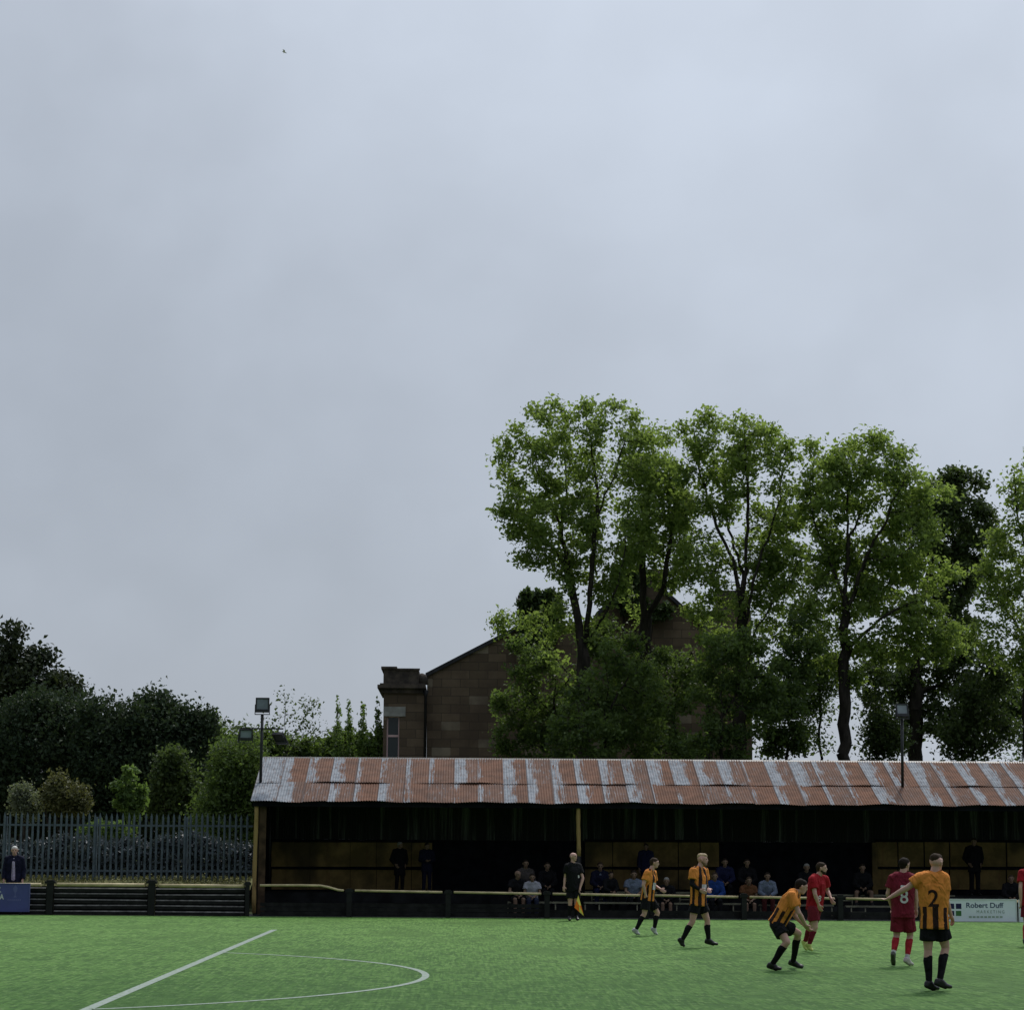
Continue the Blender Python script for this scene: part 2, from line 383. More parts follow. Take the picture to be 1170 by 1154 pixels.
# markings
lw = 0.14
mb = MB(); mb.add([(-4.35-lw/2, 13.8, .004), (-4.35+lw/2, 13.8, .004), (-4.35+lw/2, 54.2, .004), (-4.35-lw/2, 54.2, .004)], [(0,1,2,3)])
tag(mb.build('penalty_area_line', LINE), kind='structure')
cx, cy, rad = -9.75, 34.7, 9.15
th = math.acos((-4.35-cx)/rad); vs = []; k = 60
for i in range(k+1):
    a = -th+2*th*i/k
    for r_ in (rad+.14, rad+.03): vs.append((cx+r_*math.cos(a), cy+r_*math.sin(a), .004))
mb = MB(); mb.add(vs, [(2*i, 2*i+2, 2*i+3, 2*i+1) for i in range(k)])
tag(mb.build('penalty_arc_line', LINE), kind='structure')

# ------------------------------------------------------------------ barriers
RT = 0.20
def bar_post(px, top_y, parent, cap=True, hw=.10):
    b = atbar(px, 1030); x, y = b.x, BA+BB*b.x
    z1 = atbar(px, top_y).z
    mb = MB(); mb.box((x-hw, y-.09, -.05), (x+hw, y+.09, z1-.10))
    if cap: mb.box((x-hw*1.6, y-.11, z1-.10), (x+hw*1.6, y+.11, z1-.03)).box((x-hw*1.1, y-.10, z1-.03), (x+hw*1.1, y+.10, z1))
    return mb.build('post', 'black_paint', parent)
def rail(pxs, parent, mat='yellow_rail', w=.055, name='rail'):
    pts = [atbar(px, py, -0.03) for px, py in pxs]
    mb = MB(); mb.tube(pts, w, 8); return mb.build(name, mat, parent)
p0 = atbar(150, 1044); 
bl = empty('boarded_barrier', (p0.x, BA+BB*p0.x, 0), 'low black boarded barrier with cream top rail below the palisade fence', 'barrier')
for px in (-58, 57, 173, 282.5): bar_post(px, 1005 if px < 280 else 1007, bl, True, .09 if px < 280 else .055)
for a, b in (((-50, 1010.5), (47, 1010.5)), ((65, 1010.3), (165, 1011.0)), ((182, 1011.5), (279, 1012.3))): rail((a, b), bl, w=.05)
rr = random.Random(11)
for x0p, x1p in ((-54, 53), (61, 169), (177, 280)):
    A, B = atbar(x0p, 1030, .03), atbar(x1p, 1030, .03)
    for k in range(5):
        z = 0.02+k*0.155; mb = MB(); dz = rr.uniform(-.012, .012); dz2 = rr.uniform(-.012, .012)
        a = Vector((A.x+.02, BA+BB*A.x+.03, z)); b = Vector((B.x-.02, BA+BB*B.x+.03, z))
        t = Vector((0,0,1)); n_ = Vector((BB, -1, 0)).normalized()
        h0, h1 = 0.085, 0.118
        prof = [n_*0.022, n_*0.022+t*h0, -n_*0.01+t*h1, -n_*0.02+t*h1, -n_*0.02]
        vs = [a+q+t*dz for q in prof]+[b+q+t*dz2 for q in prof]
        mb.add(vs, [(4,3,2,1,0),(5,6,7,8,9),(0,1,6,5),(2,3,8,7),(3,4,9,8),(4,0,5,9)], 0)
        mb.add(vs, [(1,2,7,6)], 1)
        mb.build('plank', ['black_board', 'board_edge'], bl)
    # dark lining behind the planks
    mb = MB(); mb.obox((A.x, BA+BB*A.x+.08, .40), (B.x, BA+BB*B.x+.08, .40), .02, .80); mb.build('backing_board', 'interior_black', bl)

p0 = atbar(700, 1046)
bf = empty('pitch_barrier', (p0.x, BA+BB*p0.x, 0), 'long black post barrier with thin cream rail in front of the covered stand', 'barrier')
fposts = (399, 512, 625, 738, 850, 960, 1071, 1182)
for px in fposts: bar_post(px, 1015+0.012*(px-399), bf, True, .07)
rail(((297, 1011.3), (340, 1011.2), (366, 1011.6), (376, 1013.5), (386, 1016.5), (393, 1017.3)), bf, w=.034)
for a, b in zip(fposts[:-1], fposts[1:]):
    ya = 1017.2+(a-399)*0.0163; yb = 1017.2+(b-399)*0.0163
    rail(((a+6.5, ya), (b-6.5, yb)), bf, w=.034)
for i, (a, b) in enumerate(zip((297,)+fposts[:-1], fposts)):
    A, B = atbar(a, 1030), atbar(b, 1030)
    for k in range(3):
        z = 0.03+k*0.125 if i < 3 else 0.03+k*0.105
        if i >= 3 and k == 2: continue
        mb = MB(); mb.obox((A.x, BA+BB*A.x+.13, z+.05), (B.x, BA+BB*B.x+.13, z+.05+rr.uniform(-.01,.01)), .03, .10); mb.build('plank', 'black_board', bf)

# ------------------------------------------------------------------ the covered stand
EY, RY, WY = 65.9, 69.7, 69.55
XL = aty(286.5, 914, EY).x; XR = 27.0
ze = aty(700, 917.5, EY).z; zr = aty(700, 868.5, RY).z
st = empty('covered_stand', ((XL+XR)/2, 67.5, 0), 'long low covered terrace stand with rusty corrugated roof and black and ochre boards', 'stand')
# sheeting
SW = 0.725; slope = Vector((0, RY-EY, zr-ze)); L = slope.length; sd = slope/L; nrm = Vector((0, -sd.z, sd.y))
rr = random.Random(5); vs, fs, uvs = [], [], []
xoff_l = XL; nsheet = int((XR-XL)/SW)
for course, (v0, v1, lift) in enumerate(((-0.0, 0.43, 0.0), (0.408, 1.0, 0.022))):
    for k in range(nsheet):
        x0 = XL+k*SW-0.01; seg = 60
        e0 = rr.uniform(-.03, .04); tilt = rr.uniform(-.014, .014); lf = lift+rr.uniform(0, .006)+(0.004 if k % 2 else 0)
        base = len(vs)
        for j, v in enumerate((v0, (v0+v1)/2, v1)):
            for i in range(seg+1):
                fx = i/seg; x = x0+fx*(SW+0.035)
                dv = (-e0+tilt*(fx-.5)*2)/L if j == 0 else 0
                p = Vector((x, EY, ze))+slope*(v+dv)+nrm*(lf+0.0095*math.cos(2*math.pi*(x-XL)/0.0755)+ (0.020*math.sin(x*1.7+course)+0.012*math.sin(x*4.3) if j == 0 else 0))
                vs.append(p); uvs.append((k+min(fx*(SW+.035)/SW, .999), v if course == 0 else max(v, .4051)))
                if course == 0: uvs[-1] = (uvs[-1][0], min(v, .4049))
        for j in range(2):
            for i in range(seg):
                a = base+j*(seg+1)+i; fs.append((a, a+1, a+seg+2, a+seg+1))
mb = MB(); mb.add(vs, fs, 0, True); ro = mb.build('roof_sheeting', RUST, st)
uvl = ro.data.uv_layers.new(name='UVMap')
lv = np.empty(len(ro.data.loops), dtype=np.int32); ro.data.loops.foreach_get('vertex_index', lv)
uvl.data.foreach_set('uv', np.array(uvs)[lv].astype(np.float32).ravel())
# rear slope, ridge cap, fascia, purlins, rafters
mb = MB(); mb.prism([(XL, RY, zr-.01), (XL, RY+1.6, zr-.6), (XL, RY+1.6, zr-.64), (XL, RY, zr-.05)], (XR-XL, 0, 0)); mb.build('rear_roof', 'steel_dark', st)
mb = MB(); mb.prism([(XL+.02, RY-.10, zr-.012), (XL+.02, RY, zr+.040), (XL+.02, RY+.12, zr-.01), (XL+.02, RY, zr+.02)], (XR-XL-.04, 0, 0)); mb.build('ridge_cap', 'steel_dark', st)
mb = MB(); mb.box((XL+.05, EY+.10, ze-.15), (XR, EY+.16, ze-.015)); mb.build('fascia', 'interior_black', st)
mb = MB()
for v in (.3, .62, .95):
    q = Vector((0, EY, ze))+slope*v; mb.box((XL+.05, q.y-.04, q.z-.14), (XR, q.y+.04, q.z-.035))
mb.build('purlins', 'interior_black', st)
# back wall (black lower boards, dark lining strip), side wall
z960, z991 = aty(600, 960, WY).z, aty(600, 991, WY).z
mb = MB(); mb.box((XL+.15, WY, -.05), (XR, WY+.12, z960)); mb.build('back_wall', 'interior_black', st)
mb = MB(); vs = []; 
xs = np.arange(XL+.15, XR, .019)
for x in xs:
    y = WY-.02-.014*math.cos(2*math.pi*x/.076)
    vs += [(x, y, z960), (x, y, zr-.12)]
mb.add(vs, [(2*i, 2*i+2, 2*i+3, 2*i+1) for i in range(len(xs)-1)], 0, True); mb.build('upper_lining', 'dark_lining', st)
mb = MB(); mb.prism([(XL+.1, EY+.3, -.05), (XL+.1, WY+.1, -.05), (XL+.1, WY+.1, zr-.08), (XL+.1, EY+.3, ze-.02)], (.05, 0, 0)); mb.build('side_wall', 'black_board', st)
# ochre panels
def panel(pa, pb, ya, yb, y_off=.03, name='ochre_panel', mat='ochre_boards'):
    a, b = aty(pa, ya, WY-y_off), aty(pb, yb, WY-y_off)
    mb = MB(); mb.box((a.x, WY-y_off, b.z), (b.x, WY-.002, a.z)); return mb.build(name, mat, st)
edges_l = [310, 354, 400, 430, 470, 494]
edges_m = [668, 700, 737, 775, 800, 822]
edges_r = [1000, 1026, 1056, 1085, 1112, 1150, 1190, 1230, 1290]
for ed in (edges_l, edges_m, edges_r):
    for a, b in zip(ed[:-1], ed[1:]):
        panel(a+.5, b-.4, 961.8, 990, .03+rr.uniform(0, .012)); panel(a+.5, b-.4, 992.4, 1016, .03+rr.uniform(0, .012))
for ed in (edges_l, edges_m, edges_r):
    for y in (960, 991.2):
        a, b = aty(ed[0], y, WY-.09), aty(ed[-1], y, WY-.09)
        mb = MB(); mb.box((a.x, WY-.10, a.z-.035), (b.x, WY-.0, a.z+.035)); mb.build('wall_rail', 'interior_black', st)
a = aty(1000, 990, WY-.1)
mb = MB(); mb.box((a.x-.09, WY-.14, 0.6), (a.x+.07, WY-.02, z960)); mb.build('door_post', 'ochre_boards', st)
a = aty(308.5, 950, WY-.6); mb = MB(); mb.tube([(a.x, WY-.6, .3), (a.x, WY-.6, 4.0)], .035); mb.build('down_pipe', 'steel_dark', st)
# terrace steps
for k, (y0, y1, z) in enumerate(((65.6, 66.55, 0.02), (66.55, 68.0, .32), (68.0, WY, .62))):
    mb = MB(); mb.box((XL+.16, y0, -.05), (XR, y1 if k == 2 else y1, z)); mb.build('terrace_step', 'concrete_dark', st)
# front posts
def stand_post(px, zsplit):
    b = aty(px, 950, EY+.2); mb = MB()
    pts = [(b.x+.010*math.sin(5*t+px), EY+.2, zsplit+(ze+.02-zsplit)*t) for t in np.linspace(0, 1, 8)]
    mb.tube(pts, [.062+.005*math.sin(9*i) for i in range(8)], 9); mb.build('post', 'yellow_post', st)
    if zsplit > .3:
        mb = MB(); mb.tube([(b.x, EY+.2, -.05), (b.x, EY+.2, zsplit)], .085, 9); mb.build('post_base', 'black_paint', st)
stand_post(292.2, .05); stand_post(661, aty(661, 978, EY).z)
mb = MB(); b = aty(300, 950, EY+.25); mb.box((b.x-.10, EY+.24, -.02), (b.x+.10, EY+.29, ze-.02)); mb.build('end_board', 'brown_board', st)
stand_post(1420, .05)

# benches on the terrace (seat plank on steel frames)
def bench(pxa, pxb, py, Y, zfloor, label):
    A, B = aty(pxa, py, Y), aty(pxb, py, Y); z = (A.z+B.z)/2
    root = empty('bench', ((A.x+B.x)/2, Y, zfloor), label, 'bench', 'benches along the terrace')
    mb = MB(); mb.box((A.x, Y-.14, z-.035), (B.x, Y+.14, z+.01)); mb.build('seat', 'pale_rail', root)
    for fx in (.12, .88):
        x = A.x+(B.x-A.x)*fx; mb = MB()
        mb.tube([(x-.2, Y-.1, zfloor), (x-.2, Y-.1, z-.04)], .022, 6).tube([(x+.2, Y-.1, zfloor), (x+.2, Y-.1, z-.04)], .022, 6).tube([(x-.2, Y-.1, zfloor+.16), (x+.2, Y-.1, zfloor+.16)], .02, 6)
        mb.build('leg_frame', 'pale_rail', root)
    return root
for a, b, py, lb in ((580, 651, 1030.2, 'pale front bench plank between the seated woman in white and the linesman'),
                     (667, 745, 1030.8, 'pale front bench plank behind the running striped player at left'),
                     (752, 858, 1031.8, 'pale front bench plank under the spectator in blue'),
                     (866, 952, 1033.5, 'pale front bench plank behind the crouching player'),
                     (966, 1082, 1035, 'pale front bench plank right of the red player, beside the white advert')):
    bench(a, b, py, 65.75, .02, lb)
for a, b, py, lb in ((668, 800, 1018.8, 'faint upper bench plank under the ochre panels in the middle of the stand'),
                     (948, 1090, 1022.3, 'faint upper bench plank in the right part of the stand')):
    bench(a, b, py, 67.0, .32, lb)

# ------------------------------------------------------------------ palisade fence
FY = 70.4
A, B = aty(-30, 1001, FY), aty(287, 1003, FY)
fence = empty('palisade_fence', ((A.x+B.x)/2, FY, .9), 'grey green steel palisade fence with pointed pickets on the grass bank', 'fence')
ztop = aty(140, 928.5, FY).z; zb = .88
mb = MB(); w = .035
prof = [(-w, 0), (-w*.4, -.018), (w*.4, -.018), (w, 0)]
hh = ztop-zb
vs = [(x, y, 0) for x, y in prof]+[(x, y, hh-.13) for x, y in prof]+[(-w*.2, -.014, hh-.01), (0, -.016, hh), (w*.2, -.014, hh-.01)]
fs = [(i, i+1, 5+i, 4+i) for i in range(3)]+[(4, 5, 8), (5, 9, 8), (5, 6, 9), (6, 10, 9), (6, 7, 10)]
mb.add(vs, fs); pk = None; x = A.x; i = 0
me_src = None
while x < B.x:
    if i == 0:
        pk = mb.build('picket', 'grey_green_steel', None); pk.parent = fence; o = pk
    else:
        o = pk.copy(); link(o); o.parent = fence
    o.location = (x-fence.location.x, rr.uniform(-.006, .006), zb-.9+rr.uniform(-.02, .02)); o.rotation_euler = (0, rr.uniform(-.008, .008), rr.uniform(-.15, .15))
    x += .172; i += 1
for z in (zb+.3, ztop-.38):
    mb = MB(); mb.box((A.x, FY+.012, z-.03), (B.x, FY+.05, z+.03)); mb.build('rail', 'grey_green_steel', fence)
x = A.x+.9
while x < B.x:
    mb = MB(); mb.box((x-.04, FY+.055, .7), (x+.04, FY+.14, ztop-.12)); mb.build('post', 'grey_green_steel', fence); x += 2.75

# ------------------------------------------------------------------ advertising boards
def text_mesh(body, size, bold=0.0, align='LEFT', spacing=1.0, shear=0.0):
    cu = bpy.data.curves.new('lettering', 'FONT'); cu.body = body; cu.size = size; cu.offset = bold; cu.align_x = align; cu.space_character = spacing; cu.shear = shear
    o = link(bpy.data.objects.new('lettering', cu)); bpy.context.view_layer.update()
    me = bpy.data.meshes.new_from_object(o.evaluated_get(bpy.context.evaluated_depsgraph_get()))
    bpy.data.objects.remove(o); bpy.data.curves.remove(cu)
    return me
def flat_text(body, x, y, z, width, height, mat, parent, name='lettering', bold=0.0, spacing=1.0):
    me = text_mesh(body, 1.0, bold, 'LEFT', spacing)
    co_ = np.array([v.co[:] for v in me.vertices]); lo, hi = co_.min(0), co_.max(0)
    sx, sz = width/(hi[0]-lo[0]), height/(hi[1]-lo[1]); off = parent_world(parent)
    for v in me.vertices:
        v.co = Vector((x+(v.co.x-lo[0])*sx-off.x, y-off.y, z+(v.co.y-lo[1])*sz-off.z))
    me.materials.clear(); me.materials.append(M[mat]); me.name = name
    o = link(bpy.data.objects.new(name, me)); o.parent = parent
    return o
def quad_print(name, mb, y, x0, z0, x1, z1, mat, parent):
    mb = MB(); mb.add([(x0, y, z0), (x1, y, z0), (x1, y, z1), (x0, y, z1)], [(0,1,2,3)]); return mb.build(name, mat, parent)
AY = BA+BB*14.5-.25
def ap(px, py, Y=None): return aty(px, py, AY if Y is None else Y)
a, b = ap(1078, 1026.5), ap(1162.3, 1053.2)
ad = empty('advertising_board', ((a.x+b.x)/2, AY, 0), 'white advertising board lettered Robert Duff with navy and green squares', 'advert board')
mb = MB(); mb.box((a.x, AY, b.z), (b.x, AY+.03, a.z)); mb.build('panel', 'board_white', ad)
mb = MB(); t = .03
mb.box((a.x, AY-.012, a.z-t), (b.x, AY-.002, a.z)).box((a.x, AY-.012, b.z), (b.x, AY-.002, b.z+t)).box((a.x, AY-.012, b.z+t), (a.x+t, AY-.002, a.z-t)).box((b.x-t, AY-.012, b.z+t), (b.x, AY-.002, a.z-t))
mb.build('frame', 'white_paint', ad)
mb = MB(); mb.box((a.x+.1, AY+.031, -.05), (a.x+.16, AY+.09, a.z-.05)).box((b.x-.16, AY+.031, -.05), (b.x-.1, AY+.09, a.z-.05)); mb.build('support', 'black_paint', ad)
for (q0, q1, r0, r1, mt_) in ((1084.8, 1090.2, 1032, 1038, 'print_navy'), (1092.2, 1098.3, 1032, 1038, 'print_navy'), (1084.8, 1090.2, 1040.2, 1046, 'print_navy'), (1092.2, 1098.3, 1040.2, 1046, 'print_green')):
    p, q = ap(q0, r1), ap(q1, r0); quad_print('emblem_square', None, AY-.004, p.x, p.z, q.x, q.z, mt_, ad)
p, q = ap(1104, 1036.8), ap(1146.5, 1031); flat_text('Robert Duff', p.x, AY-.004, p.z, q.x-p.x, q.z-p.z, 'print_slate', ad, bold=.02)
p, q = ap(1116, 1043), ap(1147.5, 1039.7); flat_text('MARKETING', p.x, AY-.004, p.z, q.x-p.x, q.z-p.z, 'print_sage', ad, bold=0, spacing=1.5)
for k in range(9):
    p, q = ap(1107+k*4.4, 1048.3), ap(1107+k*4.4+3.2, 1046.2); quad_print('small_print', None, AY-.004, p.x, p.z, q.x, q.z, 'print_pale_green', ad)
a2, b2 = ap(1163.6, 1027.5), ap(1240, 1055)
ad2 = empty('advertising_board', ((a2.x+b2.x)/2, AY, 0), 'plain white advertising board behind the red player at the right edge', 'advert board')
mb = MB(); mb.box((a2.x, AY, b2.z), (b2.x, AY+.03, a2.z)); mb.build('panel', 'board_white', ad2)
mb = MB(); mb.box((a2.x, AY-.012, a2.z-t), (b2.x, AY-.002, a2.z)).box((a2.x, AY-.012, b2.z), (b2.x, AY-.002, b2.z+t)).box((a2.x, AY-.012, b2.z+t), (a2.x+t, AY-.002, a2.z-t)); mb.build('frame', 'white_paint', ad2)
PY = BA+BB*(-12.3)-.30
a, b = ap(-70, 1008.3, PY), ap(33.5, 1041.5, PY)
pb = empty('advertising_board', ((a.x+b.x)/2, PY, 0), 'purple blue advertising board at the left edge in front of the barrier', 'advert board')
mb = MB(); mb.box((a.x, PY, b.z), (b.x, PY+.03, a.z)); mb.build('panel', 'board_purple', pb)
mb = MB(); mb.box((b.x-.02, PY-.012, b.z), (b.x, PY-.002, a.z)).box((a.x, PY-.012, a.z-.02), (b.x-.02, PY-.002, a.z)); mb.build('frame', 'board_purple_pale', pb)
mb = MB(); mb.box((b.x-.3, PY+.031, -.05), (b.x-.24, PY+.09, a.z-.05)); mb.build('support', 'black_paint', pb)
for tx, x1_, y0_, y1_ in (('K', 1.6, 1019, 1013.5), ('A', 4.6, 1027.2, 1021)):
    p, q = ap(x1_-5.2, y0_, PY), ap(x1_, y1_, PY); flat_text(tx, p.x, PY-.004, p.z, q.x-p.x, q.z-p.z, 'white_paint', pb, bold=.04)
# trophy mark and a faint line of print
c0 = ap(17.5, 1018, PY); mb = MB()
prof = [(.03, -.17), (.05, -.15), (.012, -.12), (.012, -.04), (.05, .02), (.065, .10), (.03, .13), (.012, .17)]
vs = [(c0.x+x, PY-.004, c0.z+z) for x, z in prof]+[(c0.x-x, PY-.004, c0.z+z) for x, z in reversed(prof)]
mb.add(vs, [tuple(range(len(vs)))]); mb.build('trophy_mark', 'board_purple_pale', pb)
for k in range(7):
    p, q = ap(8.5+k*2.3, 1028.7, PY), ap(8.5+k*2.3+1.6, 1026.8, PY); quad_print('small_print', None, PY-.004, p.x, p.z, q.x, q.z, 'board_purple_pale', pb)

# ------------------------------------------------------------------ floodlights
def flood_lamp(name, c, w, h, parent, tilt=0.0, yaw=0.0, glass='lamp_glass', depth=.12):
    rot = Matrix.Rotation(yaw, 3, 'Z') @ Matrix.Rotation(tilt, 3, 'X')
    def put(mb): mb.v = [tuple(rot @ Vector(v)+c) for v in mb.v]; return mb
    mb = MB(); e = .035
    mb.box((-w/2, 0, -h/2), (w/2, depth*.5, h/2)).box((-w*.32, depth*.5, -h*.36), (w*.32, depth, h*.36))
    mb.box((-w/2, -.035, -h/2), (w/2, 0, -h/2+e*2.4)).box((-w/2, -.035, h/2-e), (w/2, 0, h/2)).box((-w/2, -.035, -h/2+e*2.4), (-w/2+e, 0, h/2-e)).box((w/2-e, -.035, -h/2+e*2.4), (w/2, 0, h/2-e))
    o = put(mb).build('lamp_housing', 'steel_dark', parent)
    mb = MB(); mb.box((-w/2+e, -.012, -h/2+e*2.4), (w/2-e, -.004, h/2-e)); g = put(mb).build('lamp_glass', glass, o)
    mb = MB()
    for s in (-1, 1): mb.box((s*(w/2+.012)-.01, .0, -h/2-.05), (s*(w/2+.012)+.01, .05, .02))
    mb.box((-w/2-.02, .0, -h/2-.07), (w/2+.02, .05, -h/2-.05)); put(mb).build('bracket', 'steel_dark', parent)
    return o
def roof_z(y): return ze+(zr-ze)*(y-EY)/(RY-EY)
Y1 = EY+1.55
q0, q1 = aty(297.6, 895, Y1), aty(299.8, 815, Y1)
fl = empty('floodlight', (q0.x, Y1, roof_z(Y1)), 'floodlight mast with three lamps on the left end of the stand roof', 'floodlight')
mb = MB(); mb.tube([(q0.x, Y1, roof_z(Y1)-.05), (q1.x, Y1, q1.z-.02)], .045, 10); mb.build('mast', 'steel_dark', fl)
c = aty(300, 805.5, Y1); flood_lamp('lamp', Vector((c.x, Y1-.05, c.z)), .40, .43, fl, -.12)
ca, cb_ = aty(274.5, 832.3, Y1), aty(324, 832.8, Y1)
mb = MB(); mb.box((ca.x, Y1-.03-.046, ca.z-.022), (cb_.x, Y1-.046, ca.z+.022)); mb.build('cross_arm', 'steel_dark', fl)
c = aty(281.3, 839.8, Y1); flood_lamp('lamp', Vector((c.x, Y1-.12, c.z)), .40, .33, fl, .08, .25)
c = aty(319.5, 843.5, Y1); flood_lamp('lamp', Vector((c.x, Y1-.10, c.z)), .36, .36, fl, .75, -.5, 'steel_dark')
q0, q1 = aty(1031.3, 903, Y1), aty(1030.5, 820, Y1)
fl = empty('floodlight', (q0.x, Y1, roof_z(Y1)), 'floodlight mast with one pale lamp on the stand roof before the dark tree', 'floodlight')
mb = MB(); mb.tube([(q0.x, Y1, roof_z(Y1)-.05), (q1.x, Y1, q1.z)], .045, 10); mb.build('mast', 'steel_dark', fl)
c = aty(1030.3, 811.5, Y1); flood_lamp('lamp', Vector((c.x, Y1-.05, c.z)), .36, .40, fl, -.35, 0, 'lamp_glass_pale')

# ------------------------------------------------------------------ sandstone house
HY = 96.0
def hp(px, py, Y=HY): return aty(px, py, Y)
b0 = hp(620, 1040); hs = empty('sandstone_house', (b0.x, HY, 0), 'dark sandstone house with parapet bay and twin gables behind the stand', 'house')
D = 9.0
gl_ = [hp(488, 866), hp(488, 773), hp(612, 709), hp(640, 712), hp(672, 722), hp(684, 703), hp(716, 672), hp(752, 672), hp(806, 721), hp(806, 866)]
gl_[0].z = -.05; gl_[-1].z = -.05
mb = MB(); mb.prism(gl_, (0, D, 0)); mb.build('wall', STONE, hs)
def slab(p, q, th, name, mat, proud=.12):
    p, q = Vector(p), Vector(q); mb = MB(); d = (q-p).normalized(); up = Vector((-d.z, 0, d.x))
    if up.z < 0: up = -up
    pp = [Vector((v.x, HY-proud, v.z)) for v in (p+up*.004, q+up*.004, q+up*th, p+up*th)]
    mb.prism(pp, (0, D+.3, 0)); return mb.build(name, mat, hs)
slab(gl_[1], gl_[2], .16, 'roof', 'slate_roof'); slab(gl_[5], gl_[6], .16, 'roof', 'slate_roof'); slab(gl_[7], gl_[8], .16, 'roof', 'slate_roof')
# bay on the left with parapet
x0, x1 = hp(438.5, 820).x, hp(485, 820).x; zc = hp(460, 788).z; zp0, zp1 = hp(460, 781).z, hp(460, 765.5).z
xw0, xw1 = hp(442, 840).x, hp(456.5, 840).x; zw0, zw1 = hp(450, 905).z, hp(450, 819).z
FYb = HY-.5
mb = MB()
mb.box((x0, FYb, -.05), (xw0, FYb+6, zc)).box((xw1, FYb, -.05), (x1, FYb+6, zc)).box((xw0, FYb, zw1), (xw1, FYb+6, zc)).box((xw0, FYb, -.05), (xw1, FYb+6, zw0)).box((xw0, FYb+.6, zw0), (xw1, FYb+5.9, zw1))
mb.build('bay_wall', STONE, hs)
mb = MB(); mb.box((xw0-.12, FYb-.03, zw1), (xw1+.25, FYb-.003, zw1+.40)); mb.build('lintel', 'render_pale', hs)
wf = MB(); fw = .06
wf.box((xw0, FYb+.14, zw0), (xw0+fw, FYb+.22, zw1)).box((xw1-fw*.8, FYb+.14, zw0), (xw1, FYb+.22, zw1)).box((xw0+fw, FYb+.14, zw1-fw*.7), (xw1-fw*.8, FYb+.22, zw1))
zm = hp(450, 841).z; wf.box((xw0+fw, FYb+.13, zm-.05), (xw1-fw*.8, FYb+.22, zm+.04))
w_ = wf.build('window', 'window_frame_white', hs)
mb = MB(); mb.box((xw0+fw, FYb+.18, zw0), (xw1-fw*.8, FYb+.20, zw1-fw*.7)); mb.build('pane', 'window_glass', w_)
mb = MB(); mb.box((x0-.26, FYb-.28, zc+.02), (x1+.05, FYb+6.2, zc+.16)).box((x0-.16, FYb-.18, zc+.16), (x1+.02, FYb+6.1, zp0-.03)).box((x0-.10, FYb-.10, zc-.18), (x1, FYb-.003, zc+.02)); mb.build('cornice', 'stone_trim', hs)
mb = MB(); xe = hp(479, 770).x
mb.box((x0-.02, FYb-.05, zp0-.03), (xe, FYb+6, zp1)).box((x0-.12, FYb-.13, zp1), (hp(454, 765).x, FYb+6.1, zp1+.10)).box((hp(454, 765).x, FYb-.10, zp1-.05), (xe+.04, FYb-.053, zp1+.03)); mb.build('parapet', 'stone_trim', hs)
c = hp(483.5, 771); mb = MB(); mb.tube([(c.x-.05, FYb+.3, zp0-.05), (c.x-.05, FYb+.3, zp0+.25), (c.x-.05, FYb+.3, zp0+.38), (c.x-.05, FYb+.3, zp0+.43)], [.26, .25, .16, .02], 12); mb.build('corner_dome', 'stone_trim', hs)
c = hp(486.2, 830); mb = MB(); mb.tube([(c.x, FYb-.09, 0), (c.x, FYb-.09, hp(486, 797).z), (c.x, FYb-.09, hp(486, 790).z)], [.06, .06, .13], 8); mb.build('downpipe', 'black_paint', hs)
def chimney(pa, pb, pt, pbm, Y, pots=3):
    a, b = hp(pa, pt, Y), hp(pb, pbm, Y); mb = MB()
    mb.box((a.x, Y, b.z), (b.x, Y+1.2, a.z-.2)).box((a.x-.08, Y-.08, a.z-.2), (b.x+.08, Y+1.28, a.z)); ch = mb.build('chimney', 'stone_trim', hs)
    for k in range(pots):
        x = a.x+(b.x-a.x)*(k+.5)/pots; mb = MB(); mb.tube([(x, Y+.5, a.z), (x, Y+.5, a.z+.45)], [.13, .10], 8); mb.build('chimney_pot', 'stone_trim', ch)
chimney(594, 640, 680, 730, HY+.2, 0); chimney(706, 760, 650, 690, HY+.2, 0)
c0, c1 = hp(805, 705, HY+6), hp(850, 870, HY+6); 
mb = MB(); mb.box((c0.x, HY+3, -.05), (c1.x, HY+8.8, c0.z)); mb.build('rear_wing', STONE, hs)
mb = MB(); mb.box((c0.x+.3, HY+3.2, c0.z), (c0.x+1.6, HY+4.4, c0.z+.9)); mb.build('chimney', 'stone_trim', hs)

